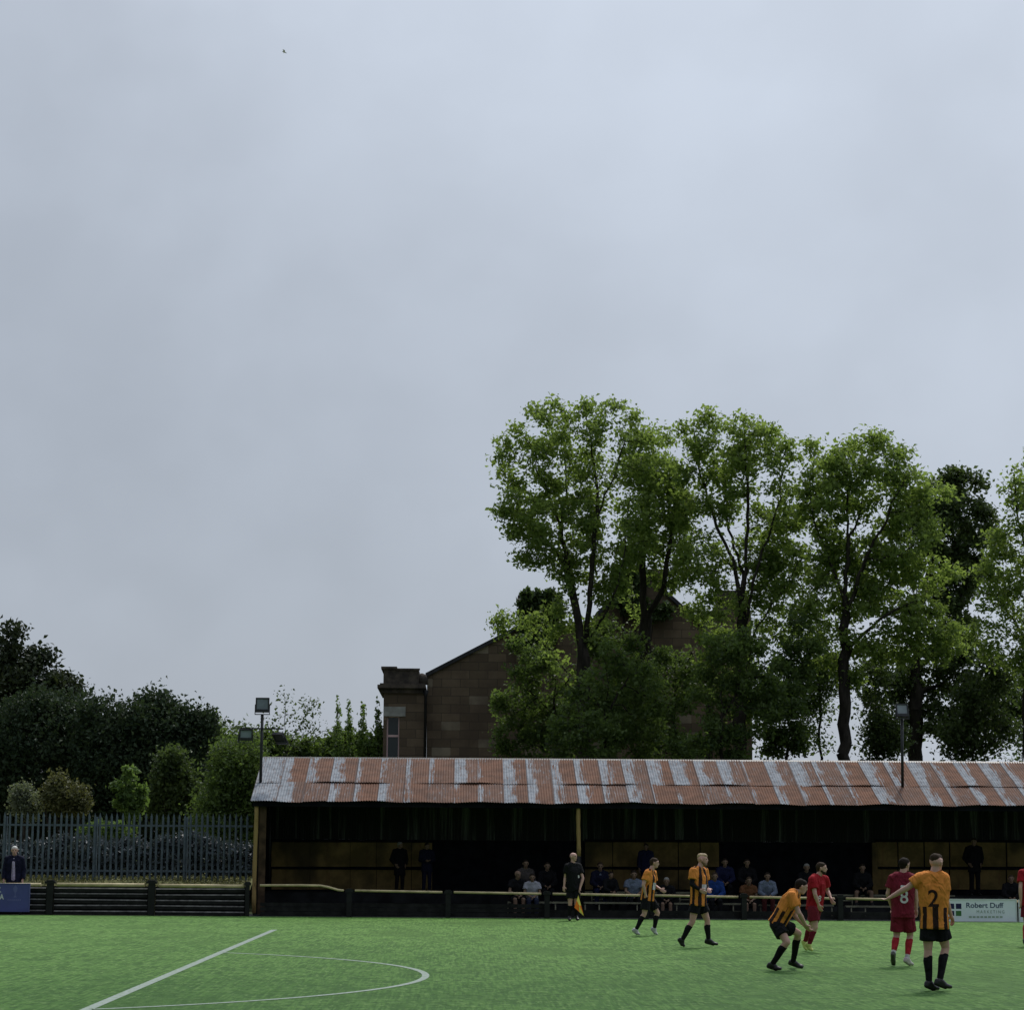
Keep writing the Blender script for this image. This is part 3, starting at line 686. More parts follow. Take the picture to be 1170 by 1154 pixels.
# ------------------------------------------------------------------ vegetation
def leaf_mesh(name, P, size, mat, parent, seed, upb=.6, tint=None, asp=.62):
    rg = np.random.default_rng(seed); n = len(P)
    nr = rg.normal(size=(n, 3)); nr /= np.linalg.norm(nr, axis=1)[:, None]; nr[:, 2] += upb*np.sign(rg.random(n)-.12); nr /= np.linalg.norm(nr, axis=1)[:, None]
    t = rg.normal(size=(n, 3)); t -= nr*(t*nr).sum(1)[:, None]; t /= np.linalg.norm(t, axis=1)[:, None]; b = np.cross(nr, t)
    s = size*rg.uniform(.45, 1.5, n)[:, None]
    V = np.empty((n, 5, 3)); fold = nr*s*.14
    V[:, 0] = P-t*s*.5; V[:, 1] = P+b*s*asp*.5+fold-t*s*.05; V[:, 2] = P+t*s*.5-nr*s*.12; V[:, 3] = P-b*s*asp*.5+fold-t*s*.05; V[:, 4] = P
    off = parent_world(parent) if parent else Vector((0, 0, 0))
    V = V.reshape(-1, 3)-np.array(off[:])
    i0 = np.arange(n)*5; F = np.stack([np.stack([i0, i0+1, i0+2, i0+4], 1), np.stack([i0, i0+4, i0+2, i0+3], 1)], 1).reshape(-1, 4)
    me = bpy.data.meshes.new(name); me.from_pydata(V, [], F)
    tn = (rg.random(n) if tint is None else np.clip(tint+rg.normal(0, .16, n), 0, 1))
    at = me.attributes.new('tint', 'FLOAT', 'POINT'); at.data.foreach_set('value', np.repeat(tn, 5).astype(np.float32))
    me.materials.append(M[mat]); o = link(bpy.data.objects.new(name, me)); o.parent = parent
    return o
def wood_mesh(name, pos, par, rad, parent, seg=6):
    idx = np.array([i for i in range(len(pos)) if par[i] >= 0]); a = pos[par[idx]]; b = pos[idx]
    ra = np.minimum(rad[par[idx]], rad[idx]*1.35); rb = rad[idx]
    d = b-a; ln = np.linalg.norm(d, axis=1)[:, None]; d = d/np.maximum(ln, 1e-6); b = b+d*np.minimum(rb[:, None]*.35, ln*.2)
    up = np.where(np.abs(d[:, 2:3]) > .9, np.array([[1., 0, 0]]), np.array([[0, 0, 1.]])); s = np.cross(d, up); s /= np.linalg.norm(s, axis=1)[:, None]; u = np.cross(s, d)
    n = len(idx); V = np.empty((n, 2*seg, 3))
    for k in range(seg):
        c, q = math.cos(2*math.pi*k/seg), math.sin(2*math.pi*k/seg)
        V[:, k] = a+(s*c+u*q)*ra[:, None]; V[:, seg+k] = b+(s*c+u*q)*rb[:, None]
    i0 = np.arange(n)*2*seg
    F = np.concatenate([np.stack([i0+k, i0+(k+1) % seg, i0+seg+(k+1) % seg, i0+seg+k], 1) for k in range(seg)])
    V = V.reshape(-1, 3)-np.array(parent_world(parent)[:])
    me = bpy.data.meshes.new(name); me.from_pydata(V, [], F); me.polygons.foreach_set('use_smooth', [True]*len(F))
    me.materials.append(BARK); o = link(bpy.data.objects.new(name, me)); o.parent = parent
    return o
def blob_points(blobs, n, rg, shell=0.0):
    """blobs: (centre, (rx, ry, rz)); points through their volume"""
    vol = np.array([b[1][0]*b[1][1]*b[1][2] for b in blobs])**(2/3); pick = rg.choice(len(blobs), n, p=vol/vol.sum())
    C = np.array([b[0] for b in blobs])[pick]; Rr = np.array([b[1] for b in blobs])[pick]
    d = rg.normal(size=(n, 3)); d /= np.linalg.norm(d, axis=1)[:, None]
    r = (shell+(1-shell)*rg.random(n)**(1/2.4))
    return C+d*Rr*r[:, None]
def px_blobs(bl, Y, rg, deep=.75, jit=.25):
    out = []
    for (px, py, rx, ry) in bl:
        c = aty(px, py, Y); s = Y/FPX
        out.append(((c.x, Y+rg.uniform(-jit, jit)*rx*s*2, c.z), (rx*s, max(rx, ry)*s*deep, ry*s)))
    return out
def grow(seed, skel, blobs, natt, step=.42, di=6.0, dk=.75, iters=90, upw=.12, gap=-.20):
    rg = np.random.default_rng(seed)
    pos, par = [], []
    for line, attach in skel:
        prev = attach(pos) if callable(attach) else attach
        for j, p in enumerate(line):
            if j == 0 and prev is None: pos.append(np.array(p)); par.append(-1); prev = len(pos)-1; continue
            q = pos[prev]; p = np.array(p); m_ = max(1, int(np.linalg.norm(p-q)/step))
            for k in range(1, m_+1):
                pos.append(q+(p-q)*k/m_+(rg.normal(0, .035, 3) if k < m_ else 0)); par.append(prev); prev = len(pos)-1
    A = blob_points(blobs, int(natt*1.7), rg, .15)
    from mathutils import noise as mn
    A = A[np.array([mn.noise(Vector(p)*.42+Vector((seed, 0, 0))) > gap for p in A])]
    P = np.array(pos)
    D = np.linalg.norm(A[:, None]-P[None], axis=2); near = D.argmin(1); dist = D.min(1)
    for it in range(iters):
        keep = dist > dk; A, near, dist = A[keep], near[keep], dist[keep]
        if len(A) == 0: break
        act = dist < di
        if not act.any(): break
        acc = np.zeros((len(pos), 3)); v = A[act]-P[near[act]]; v /= np.linalg.norm(v, axis=1)[:, None]; np.add.at(acc, near[act], v)
        ids = np.where(np.abs(acc).sum(1) > 0)[0]; new = []
        for i in ids:
            d = acc[i]; l = np.linalg.norm(d)
            if l < 1e-3: d = rg.normal(size=3); l = np.linalg.norm(d)
            d = d/l+rg.normal(0, .22, 3); d[2] += upw; d /= np.linalg.norm(d); new.append(P[i]+d*step); par.append(int(i))
        new = np.array(new); b0 = len(pos); pos += list(new); P = np.vstack([P, new])
        D = np.linalg.norm(A[:, None]-new[None], axis=2); j = D.argmin(1); dm = D.min(1); better = dm < dist
        near[better] = b0+j[better]; dist[better] = dm[better]
    return P, np.array(par)
def radii(P, par, tip, expo=2.0):
    a = np.zeros(len(P)); has = np.zeros(len(P), bool); has[par[par >= 0]] = True; a[~has] = tip**expo
    order = np.arange(len(P))[::-1]
    for i in order:
        if a[i] == 0: a[i] = tip**expo
        if par[i] >= 0: a[par[i]] += a[i]
    return a**(1/expo), ~has
LEAFD = dict(leaf_lime=(.84, .58), leaf_mid=(.90, .62), leaf_dark=(1.0, .66))
def tree(name, label, cat, skel_px, bl, Y, seed, leaf, lsize, nleaf, natt, tip=.012, group=None, spread=.30, deep=.6, dk=.75, step=.36, upb=.6, trunk_r=None, tint_top=.0):
    rg = np.random.default_rng(seed)
    dens, lsz = LEAFD.get(leaf, (1, 1))
    nleaf = int(nleaf*dens); lsize *= lsz
    blobs = px_blobs([(a, b, c*1.08, d*1.06) for a, b, c, d in bl] if leaf == 'leaf_lime' else bl, Y, rg, deep)
    skel = []
    lines = []
    for line in skel_px:
        pts = []
        for q in line:
            p = aty(q[0], q[1], Y); pts.append([p.x, Y+(q[2] if len(q) > 2 else 0), p.z])
        lines.append(pts)
    lines[0][0][2] = -.1
    root = empty(name, (lines[0][0][0], Y, 0), label, cat, group)
    skel = [(lines[0], None)]
    for ln in lines[1:]:
        st_ = np.array(ln[0]); skel.append((ln[1:], (lambda s_: (lambda pos: int(np.argmin([np.linalg.norm(p-s_) for p in pos]))))(st_)))
    P, par = grow(seed, skel, blobs, natt, step=step, dk=dk)
    rad, tips = radii(P, par, tip)
    if trunk_r: 
        k_ = trunk_r/rad[0]; rad = np.where(rad > .03, rad*(1+(k_-1)*np.clip((rad-.03)/(rad[0]-.03), 0, 1)), rad)
    wood_mesh('trunk', P, par, rad, root)
    cand = np.where(rad < .042)[0]; w = np.where(tips[cand], 4.0, 1.0)
    pick = rg.choice(cand, nleaf, p=w/w.sum()); L_ = P[pick]+rg.normal(0, spread, (nleaf, 3))*np.array([1, 1, .75])
    ct = rg.random(len(P)); z0, z1 = P[:, 2].min(), P[:, 2].max()
    leaf_mesh('crown', L_, lsize, leaf, root, seed+1, upb, ct[pick]*.7+.1+tint_top*.25*((L_[:, 2]-z0)/(z1-z0)-.5))
    return root
def bush(name, label, cat, bl, Y, seed, leaf, lsize, n, deep=.8, zbase=0.0, group=None, shell=.35, lump=.28, upb=.5, stems=5, ragged=0.12):
    rg = np.random.default_rng(seed); blobs = px_blobs(bl, Y, rg, deep, .15)
    b0 = blobs[0][0]; root = empty(name, (b0[0], Y, zbase), label, cat, group)
    P = blob_points(blobs, n, rg, shell)
    # break the outline into lumps
    cs = blob_points(blobs, 70, rg, .7); rs = np.array([min(b[1]) for b in blobs]).mean()*.38
    pl = cs[rg.integers(0, len(cs), n//2)]; dd = rg.normal(size=(n//2, 3)); dd /= np.linalg.norm(dd, axis=1)[:, None]
    P[:n//2] = pl+dd*rs*rg.random(n//2)[:, None]**.4
    P += rg.normal(0, ragged, P.shape); P[:, 2] = np.maximum(P[:, 2], zbase+.03)
    cid = np.floor(P/(rs*1.3+.05)).astype(int); h = np.abs(np.sin(cid[:, 0]*12.99+cid[:, 1]*78.23+cid[:, 2]*37.7)*43758.5) % 1
    leaf_mesh('crown', P, lsize, leaf, root, seed+1, upb, .15+.7*h)
    pos, par, rad = [], [], []
    for k in range(stems):
        tgt = cs[rg.integers(len(cs))]; base = np.array([b0[0]+rg.normal(0, .25), Y+rg.normal(0, .2), zbase-.05])
        for j in range(7):
            pos.append(base+(tgt-base)*(j/6)+rg.normal(0, .05, 3)); par.append(-1 if j == 0 else len(pos)-2); rad.append(.06*(1-j/7)+.008)
    wood_mesh('trunk', np.array(pos), np.array(par), np.array(rad), root, 5)
    return root

GT = 'tall trees behind the stand'
tree('deciduous_tree', 'tall leftmost deciduous tree with forked trunk rising over the house gable', 'tree',
     [[(668,866),(667,790),(667,752)], [(667,752),(657,690),(649,650,.3),(642,600,.6),(628,560,.8),(612,530,.8)], [(667,752),(674,690),(676,640,-.4),(682,590,-.6),(680,540),(673,485)],
      [(668,745),(690,705,-.5),(704,672,-1),(712,630,-1.2),(716,580,-1.2)], [(649,650,.3),(632,620,1),(600,590,1.2),(585,560,1)], [(682,590,-.6),(700,550,-1),(712,510,-1)], [(642,600,.6),(650,560,1.5),(648,505,1.5)], [(667,790),(640,755,.8),(605,715,1)]],
     [(645,502,62,52),(690,508,58,56),(600,530,42,44),(594,518,16,14),(720,530,40,60),(640,585,62,48),(700,600,52,58),(612,628,30,24),(582,706,26,20),(672,655,44,26),(600,590,30,40),(655,705,36,26),(690,690,26,24)], 84, 21, 'leaf_lime', .27, 30000, 1500, trunk_r=.28, group=GT, spread=.21, dk=.62)
tree('deciduous_tree', 'slender deciduous tree in front of the chimney with two close stems', 'tree',
     [[(736,866),(737,780),(737,722)], [(737,722),(734,650),(741,580),(748,530),(746,490)], [(738,715),(757,672,-.6),(764,620,-.8),(769,560,-.8)], [(737,722),(722,690,.6),(712,655,.8)]],
     [(742,510,36,46),(758,580,30,60),(738,600,36,55),(756,655,30,32),(772,622,22,26)], 86, 31, 'leaf_lime', .27, 13000, 800, trunk_r=.26, group=GT, spread=.21, dk=.62)
tree('deciduous_tree', 'tall upright deciduous tree with dark trunk forking high, second big crown', 'tree',
     [[(843,866),(846,780),(848,700)], [(848,700),(838,640),(818,590,.5),(803,540,.8),(796,490,.8)], [(848,700),(852,640),(853,570,-.4),(849,500,-.4)], [(848,720),(862,655,-.6),(879,600,-1),(889,550,-1)], [(838,650),(815,620,1),(795,600,1.4)], [(850,660),(835,590,1.2),(832,520,1.4)], [(848,740),(880,690,-1),(905,650,-1.2)], [(847,760),(822,720,1),(800,690,1)]],
     [(806,512,38,50),(852,512,44,50),(884,540,32,54),(830,580,58,60),(880,600,36,60),(818,650,50,40),(872,660,40,40),(905,610,20,50),(800,700,26,26),(885,720,32,30),(845,750,44,40),(870,800,34,40)], 83, 41, 'leaf_lime', .27, 30000, 1500, trunk_r=.26, group=GT, spread=.21, dk=.62)
tree('deciduous_tree', 'broad leafy deciduous tree with domed crown, third big crown from the house', 'tree',
     [[(962,866),(965,780),(966,690)], [(966,690),(948,640),(934,600,.4),(926,555,.6)], [(966,690),(969,620),(966,560,-.4),(961,515,-.4)], [(966,700),(986,640,-.6),(1010,590,-1),(1030,550,-1)], [(986,640,-.6),(1020,640,-1.4),(1050,620,-1.4)], [(969,620),(990,570,1),(995,520,1)], [(966,740),(1000,710,-1),(1040,690,-1.2)], [(948,640),(925,650,1),(915,660,1)]],
     [(958,520,42,38),(1000,535,44,42),(1035,568,34,42),(936,580,28,60),(985,600,58,60),(1040,620,38,52),(995,670,66,46),(1052,690,36,46),(940,655,26,28),(1010,735,60,26),(1066,600,30,44),(1076,655,34,48),(1064,730,46,32),(965,760,36,36),(930,710,26,30)], 81, 51, 'leaf_lime', .28, 36000, 1600, trunk_r=.22, group=GT, spread=.22, dk=.62)
tree('deciduous_tree', 'dark leaved tree behind the broad crown with bare lower trunk', 'tree',
     [[(1044,866),(1046,780),(1050,700)], [(1050,700),(1066,640),(1088,580),(1098,540)], [(1050,700),(1042,640),(1040,600)], [(1048,740),(1085,700,-.5),(1105,670,-.5)], [(1046,790),(1020,790,.5),(1000,800,.6)], [(1046,790),(1080,780,.5),(1105,790,.6)]],
     [(1070,600,34,50),(1078,560,24,26),(1098,560,34,36),(1112,600,26,50),(1090,620,36,50),(1108,660,24,34),(1050,790,46,34),(1030,830,36,24),(1075,830,30,26),(1085,740,40,40),(1080,690,36,40),(1125,800,40,44),(1010,770,30,30)], 90, 61, 'leaf_dark', .27, 31000, 1400, trunk_r=.30, group=GT, spread=.22, dk=.62)
tree('deciduous_tree', 'tree at the right edge of the photo with light upper sprays', 'tree',
     [[(1176,866),(1178,760),(1180,680)], [(1180,680),(1170,620),(1160,570),(1158,540)], [(1180,680),(1195,610),(1200,540)], [(1178,740),(1150,690,.6),(1130,660,.8)], [(1180,660),(1215,620),(1235,580)]],
     [(1150,548,16,16),(1145,590,16,20),(1160,570,26,30),(1152,640,32,46),(1135,690,30,36),(1190,560,40,60),(1180,690,40,60),(1160,745,34,40),(1230,610,40,70),(1125,715,32,40)], 84, 71, 'leaf_lime', .27, 20000, 1100, trunk_r=.32, group=GT, spread=.21, dk=.62)
GU = 'undergrowth trees between stand and house'
tree('young_tree', 'dark bushy young tree against the stone gable, leftmost of the undergrowth', 'tree', [[(640,880),(636,820),(632,760)], [(636,820),(605,790)], [(634,800),(665,760)]],
     [(610,740,30,36),(640,770,44,50),(600,820,40,38),(585,850,26,24),(650,830,50,40),(575,835,18,12),(668,735,30,24),(595,770,24,14)], 88, 81, 'leaf_mid', .25, 13000, 900, group=GU, dk=.55, spread=.2)
tree('young_tree', 'dense young tree under the forked tall tree', 'tree', [[(690,880),(692,820),(695,780)], [(692,820),(670,780)], [(692,820),(720,770)]],
     [(690,800,44,40),(715,775,30,30),(670,840,46,34),(725,835,44,34),(690,750,22,20),(655,780,24,20),(745,800,26,26)], 80, 82, 'leaf_mid', .24, 10500, 800, group=GU, dk=.55, spread=.2)
tree('young_tree', 'young tree with arching dark bough below the chimney gable', 'tree', [[(768,880),(770,820),(772,770)], [(770,820),(748,770)], [(772,790),(790,745),(812,790)]],
     [(740,765,28,34),(770,805,40,44),(790,790,30,30),(765,845,50,30),(728,735,20,18),(715,810,24,36)], 85, 83, 'leaf_mid', .25, 8000, 800, group=GU, dk=.6, spread=.2)
tree('young_tree', 'mid green young tree around the tall upright trunk', 'tree', [[(822,880),(824,820),(826,770)], [(824,820),(850,780)]],
     [(830,760,34,44),(815,820,40,50),(865,800,40,50),(850,850,46,26),(848,745,30,22),(790,850,30,24)], 78, 84, 'leaf_mid', .24, 10500, 800, group=GU, dk=.6, spread=.2)
tree('young_tree', 'young tree right of the tall upright trunk with leaves down to the roof', 'tree', [[(898,880),(900,820),(902,760)], [(900,820),(880,780)]],
     [(895,800,30,50),(905,760,26,34),(895,850,30,26),(915,725,22,26)], 80, 85, 'leaf_mid', .24, 10000, 600, group=GU, dk=.6, spread=.2)
tree('young_tree', 'thin open sapling with sky showing between two tall trunks', 'tree', [[(938,880),(937,800),(938,700)], [(937,790),(925,750)], [(937,800),(952,760)]],
     [(932,735,32,44),(925,810,26,44),(945,780,20,50),(900,690,24,30)], 87, 86, 'leaf_mid', .22, 7000, 600, group=GU, dk=.7, spread=.3, tip=.010)
tree('young_tree', 'open sapling left of the dark bare trunk just above the roof', 'tree', [[(1000,880),(1000,830),(1002,780)]],
     [(1000,790,26,36),(985,835,24,24),(1010,840,24,22)], 86, 87, 'leaf_dark', .23, 8000, 350, group=GU, dk=.8, spread=.35)
tree('young_tree', 'loose dark sapling right of the floodlit dark tree', 'tree', [[(1110,880),(1112,830),(1115,780)], [(1112,830),(1135,800)]],
     [(1115,790,28,40),(1140,830,28,28),(1100,845,28,20),(1140,770,22,30)], 86, 88, 'leaf_dark', .24, 9500, 450, group=GU, dk=.8, spread=.35)
tree('young_tree', 'pale open sapling at the right edge above the roof', 'tree', [[(1168,880),(1168,830),(1170,790)]],
     [(1165,810,26,40),(1175,845,28,22)], 90, 89, 'leaf_mid', .24, 4200, 350, group=GU, dk=.8, spread=.35)
tree('young_tree', 'thin leaved young tree spreading across the chimney gable', 'tree', [[(752,880),(750,810),(745,770)], [(750,800),(715,735)], [(748,785),(780,755)]],
     [(700,725,26,22),(775,765,34,22),(690,745,28,24),(740,778,50,26)], 87, 93, 'leaf_mid', .25, 4600, 500, group=GU, dk=.55, spread=.2)
# ivy on the chimneys is a plant of its own
def ivy(label, bl, Y, seed, n): return bush('ivy', label, 'ivy', bl, Y, seed, 'ivy', .24, n, deep=.35, zbase=6.5, stems=4, shell=.3, ragged=.08)
ivy('dense dark ivy block over the left chimney', [(603,690,11,16),(617,688,12,15),(631,690,11,16),(603,712,11,16),(617,710,12,16),(631,712,11,18),(610,735,22,14)], HY-.3, 91, 3000)
ivy('thin ivy over the central chimney and gable', [(712,668,9,18),(726,662,12,14),(722,690,18,14),(752,700,18,10)], HY-.3, 92, 2200)

# left side
GL = 'trees and shrubs behind the palisade'
rgc = np.random.default_rng(5)
tree('conifer_tree', 'big dark conifer at the left edge, tallest of the left trees', 'tree', [[(10,960),(10,860),(12,760),(14,722)], [(11,820),(60,780)], [(11,850),(70,800)], [(12,780),(50,750)], [(11,800),(-40,770)]],
     [(12,752,24,24),(35,777,40,20),(62,784,34,12),(20,796,60,26),(50,800,40,18),(-30,800,60,50),(0,840,70,50)], 112, 101, 'leaf_conifer', .24, 30000, 900, group=GL, dk=.8, spread=.34, trunk_r=.4)
bush('evergreen_tree', 'large rounded bottle green evergreen left of the pointed dark shrub, nearest the left edge', 'tree', [(45,868,62,74),(20,900,60,60),(80,830,42,40),(95,890,46,60),(-20,880,60,60)], 92, 102, 'leaf_bottle', .17, 46000, group=GL, zbase=1, shell=.55, ragged=.16)
bush('evergreen_tree', 'broad dark evergreen in the middle of the left tree group', 'tree', [(165,850,56,50),(195,860,50,56),(140,880,52,60),(175,905,58,44),(178,808,22,20),(120,820,24,24),(215,845,30,34)], 90, 103, 'leaf_bottle', .17, 46000, group=GL, zbase=1, shell=.5, ragged=.2)
bush('evergreen_tree', 'slimmer mid green tree at the right end of the left tree group', 'tree', [(235,880,28,55),(240,850,22,28),(225,910,30,40)], 94, 104, 'leaf_mid', .17, 14000, group=GL, zbase=1, shell=.4, ragged=.22)
bush('shrub', 'pointed very dark evergreen shrub behind the palisade', 'shrub', [(198,890,22,26),(200,918,28,30),(196,872,13,16)], 84, 105, 'leaf_dark', .14, 13000, group=GL, zbase=1, shell=.4, ragged=.14)
bush('shrub', 'light green willowy bush touching the left end of the stand', 'shrub', [(262,900,22,40),(282,885,20,44),(246,928,22,26),(276,925,26,34),(255,868,12,18)], 79, 106, 'leaf_mid', .13, 22000, group=GL, zbase=.9, shell=.3, ragged=.24)
bush('shrub', 'olive rounded shrub with a pointed tip behind the fence', 'shrub', [(75,912,24,16),(66,904,14,12),(86,916,14,12),(65,893,4,9)], 77, 107, 'leaf_olive', .12, 6500, group=GL, zbase=.9, shell=.2, ragged=.12)
bush('shrub', 'small pale tan shrub left of the olive shrub', 'shrub', [(27,918,14,14),(24,906,7,9),(36,922,10,10)], 77.5, 108, 'leaf_pale', .11, 3000, group=GL, zbase=.9, shell=.2, ragged=.13)
tree('sapling', 'bright green sapling in front of the dark evergreens', 'sapling', [[(150,950),(150,920),(147,880)], [(150,915),(140,898)], [(150,920),(162,902)]],
     [(146,886,4,12),(137,899,8,5),(148,905,9,9),(163,901,5,10),(156,918,10,7),(141,918,9,6),(150,932,9,8)], 78, 109, 'leaf_fresh', .17, 1900, 260, tip=.008, group=GL, dk=.3, step=.2, spread=.12)
bush('shrub', 'low yellow green weeds seen through the middle of the palisade', 'shrub', [(118,948,22,9),(100,950,14,8),(135,950,14,8)], 76, 110, 'leaf_fresh', .12, 2200, group=GL, zbase=.95, shell=.2, ragged=.05)
bush('bramble_hedge', 'dark blue grey bramble hedge running behind the palisade', 'hedge', [(x, 981+4*math.sin(x*.05), 34, 21) for x in range(-40, 300, 26)], 73.5, 111, 'leaf_bluish', .13, 36000, group=GL, zbase=.9, shell=.45, ragged=.08, deep=.5)
bush('hedge', 'tall dark hedge filling the gaps under the left trees', 'hedge', [(x, 945, 40, 34) for x in range(-60, 330, 30)], 97, 112, 'leaf_bottle', .26, 26000, group=GL, zbase=.9, shell=.3, ragged=.1, deep=.4)
bush('hedge', 'green hedge top showing above the roof between floodlight and house', 'hedge', [(330,858,28,18),(365,862,30,16),(400,858,28,18),(430,856,22,22),(300,860,26,22),(345,880,60,20),(410,885,50,24)], 100, 113, 'leaf_mid', .24, 15000, group=GL, zbase=0, shell=.3, ragged=.18)
tree('thin_tree', 'sparse twiggy tree against the sky beside the left floodlight', 'tree', [[(328,900),(327,860),(326,815),(325,795)], [(327,860),(345,825),(352,805)], [(327,850),(310,825)], [(327,855),(370,835)]],
     [(328,815,18,26),(350,825,20,20),(312,835,14,16),(375,835,22,14)], 98, 114, 'leaf_dark', .20, 900, 220, tip=.010, group=GL, dk=.7, spread=.25)
tree('thin_tree', 'sparse bare topped tree just left of the floodlight mast', 'tree', [[(268,900),(268,850),(266,830)]],
     [(262,835,18,14),(280,845,16,14),(250,850,14,12)], 100, 115, 'leaf_dark', .20, 700, 160, tip=.010, group=GL, dk=.7, spread=.25)
for i, (px, top, w_, lb) in enumerate(((386,799,6,'leftmost of the slim spiky poplars by the house'), (399,803,5,'second slim spiky poplar from the left'), (414,799,6,'bushy spiky poplar nearest but one to the house'), (432,800,6,'slim spiky poplar touching the house wall in the picture'))):
    h_ = 866-top
    bush('poplar', lb, 'tree', [(px, top+h_*.12, w_*.16, h_*.16), (px, top+h_*.35, w_*.34, h_*.22), (px+1, top+h_*.6, w_*.7, h_*.22), (px, top+h_*.85, w_*1.3, h_*.25), (px, top+h_*1.15, w_*1.6, h_*.3)], 97, 120+i, 'leaf_fresh', .15, 900, group='spiky poplars by the house', shell=.1, ragged=.05, stems=2)
# grass tufts on the bank under the palisade
tg = np.random.default_rng(77); n = 5000
P = np.stack([tg.uniform(-15, -6.4, n), tg.uniform(68.9, 71.5, n), np.zeros(n)], 1)
P[:, 2] = np.interp(P[:, 1], [67.2, 68, 68.9, 70, 71.2, 80], [.05, .32, .62, .86, .93, 1.0])+tg.uniform(0, .10, n)
gt = leaf_mesh('bank_grass', P, .12, 'leaf_olive', None, 78, -.2, asp=.15); tag(gt, 'dry grass and weeds along the foot of the palisade', 'grass', kind='stuff')

# ------------------------------------------------------------------ people
QUEUE = []
def capsule(p0, r0, p1, r1, flat0=False, flat1=False, seg=14):
    p0, p1 = Vector(p0), Vector(p1); d = p1-p0; l = d.length
    d = d/l if l > 1e-5 else Vector((0, 0, 1)); a = d.orthogonal().normalized(); b = d.cross(a)
    rings = []
    if not flat0: rings += [(p0-d*(r0*math.cos(t)), r0*math.sin(t)) for t in (R(20), R(45), R(68))]
    rings += [(p0, r0), (p1, r1)]
    if not flat1: rings += [(p1+d*(r1*math.cos(t)), r1*math.sin(t)) for t in (R(68), R(45), R(20))]
    vs = [c+a*(r*math.cos(2*math.pi*k/seg))+b*(r*math.sin(2*math.pi*k/seg)) for c, r in rings for k in range(seg)]; n = len(rings)
    fs = [(i*seg+k, i*seg+(k+1) % seg, (i+1)*seg+(k+1) % seg, (i+1)*seg+k) for i in range(n-1) for k in range(seg)]
    fs += [tuple(range(seg-1, -1, -1)), tuple((n-1)*seg+k for k in range(seg))]
    return vs, fs
def skin(name, prims, mats, parent, voxel, smooth=3, paint=None, after=None):
    mb = MB()
    for pr in prims: mb.add(*capsule(*pr))
    o = mb.build(name, mats, parent)
    md = o.modifiers.new('r', 'REMESH'); md.mode = 'VOXEL'; md.voxel_size = voxel; md.use_smooth_shade = True
    if smooth: ms = o.modifiers.new('s', 'SMOOTH'); ms.factor = .5; ms.iterations = smooth
    QUEUE.append((o, mats, paint, after)); return o
def V3(*a): return Vector(a)
UP = Vector((0, 0, 1))
def hand_prims(wr, d, side, curl=.5):
    """wrist point, forearm direction, palm side vector (towards the thumb)"""
    d = d.normalized(); s = (side-d*side.dot(d)); s = s.normalized() if s.length > .05 else d.orthogonal().normalized(); nrm = s.cross(d)
    out = [(wr, .026, wr+d*.045+s*.018, .020), (wr, .026, wr+d*.045-s*.018, .020), (wr+d*.04+s*.02, .020, wr+d*.085+s*.026, .013), (wr+d*.04-s*.02, .020, wr+d*.08-s*.028, .013), (wr+d*.05, .018, wr+d*.088, .014)]
    for k, l in enumerate((.072, .082, .076, .058)):
        b = wr+d*.085+s*(.030-.020*k); c1 = b+(d*math.cos(curl*.5)+nrm*math.sin(curl*.5))*l*.5; c2 = c1+(d*math.cos(curl*1.4)+nrm*math.sin(curl*1.4))*l*.5
        out += [(b, .0105, c1, .010), (c1, .010, c2, .0088)]
    tb = wr+d*.028+s*.024; t1 = tb+(s*.75+d*.6+nrm*.2).normalized()*.042; t2 = t1+(d*.9+s*.2+nrm*.3).normalized()*.032
    return out+[(tb, .014, t1, .0125), (t1, .0125, t2, .0105)]
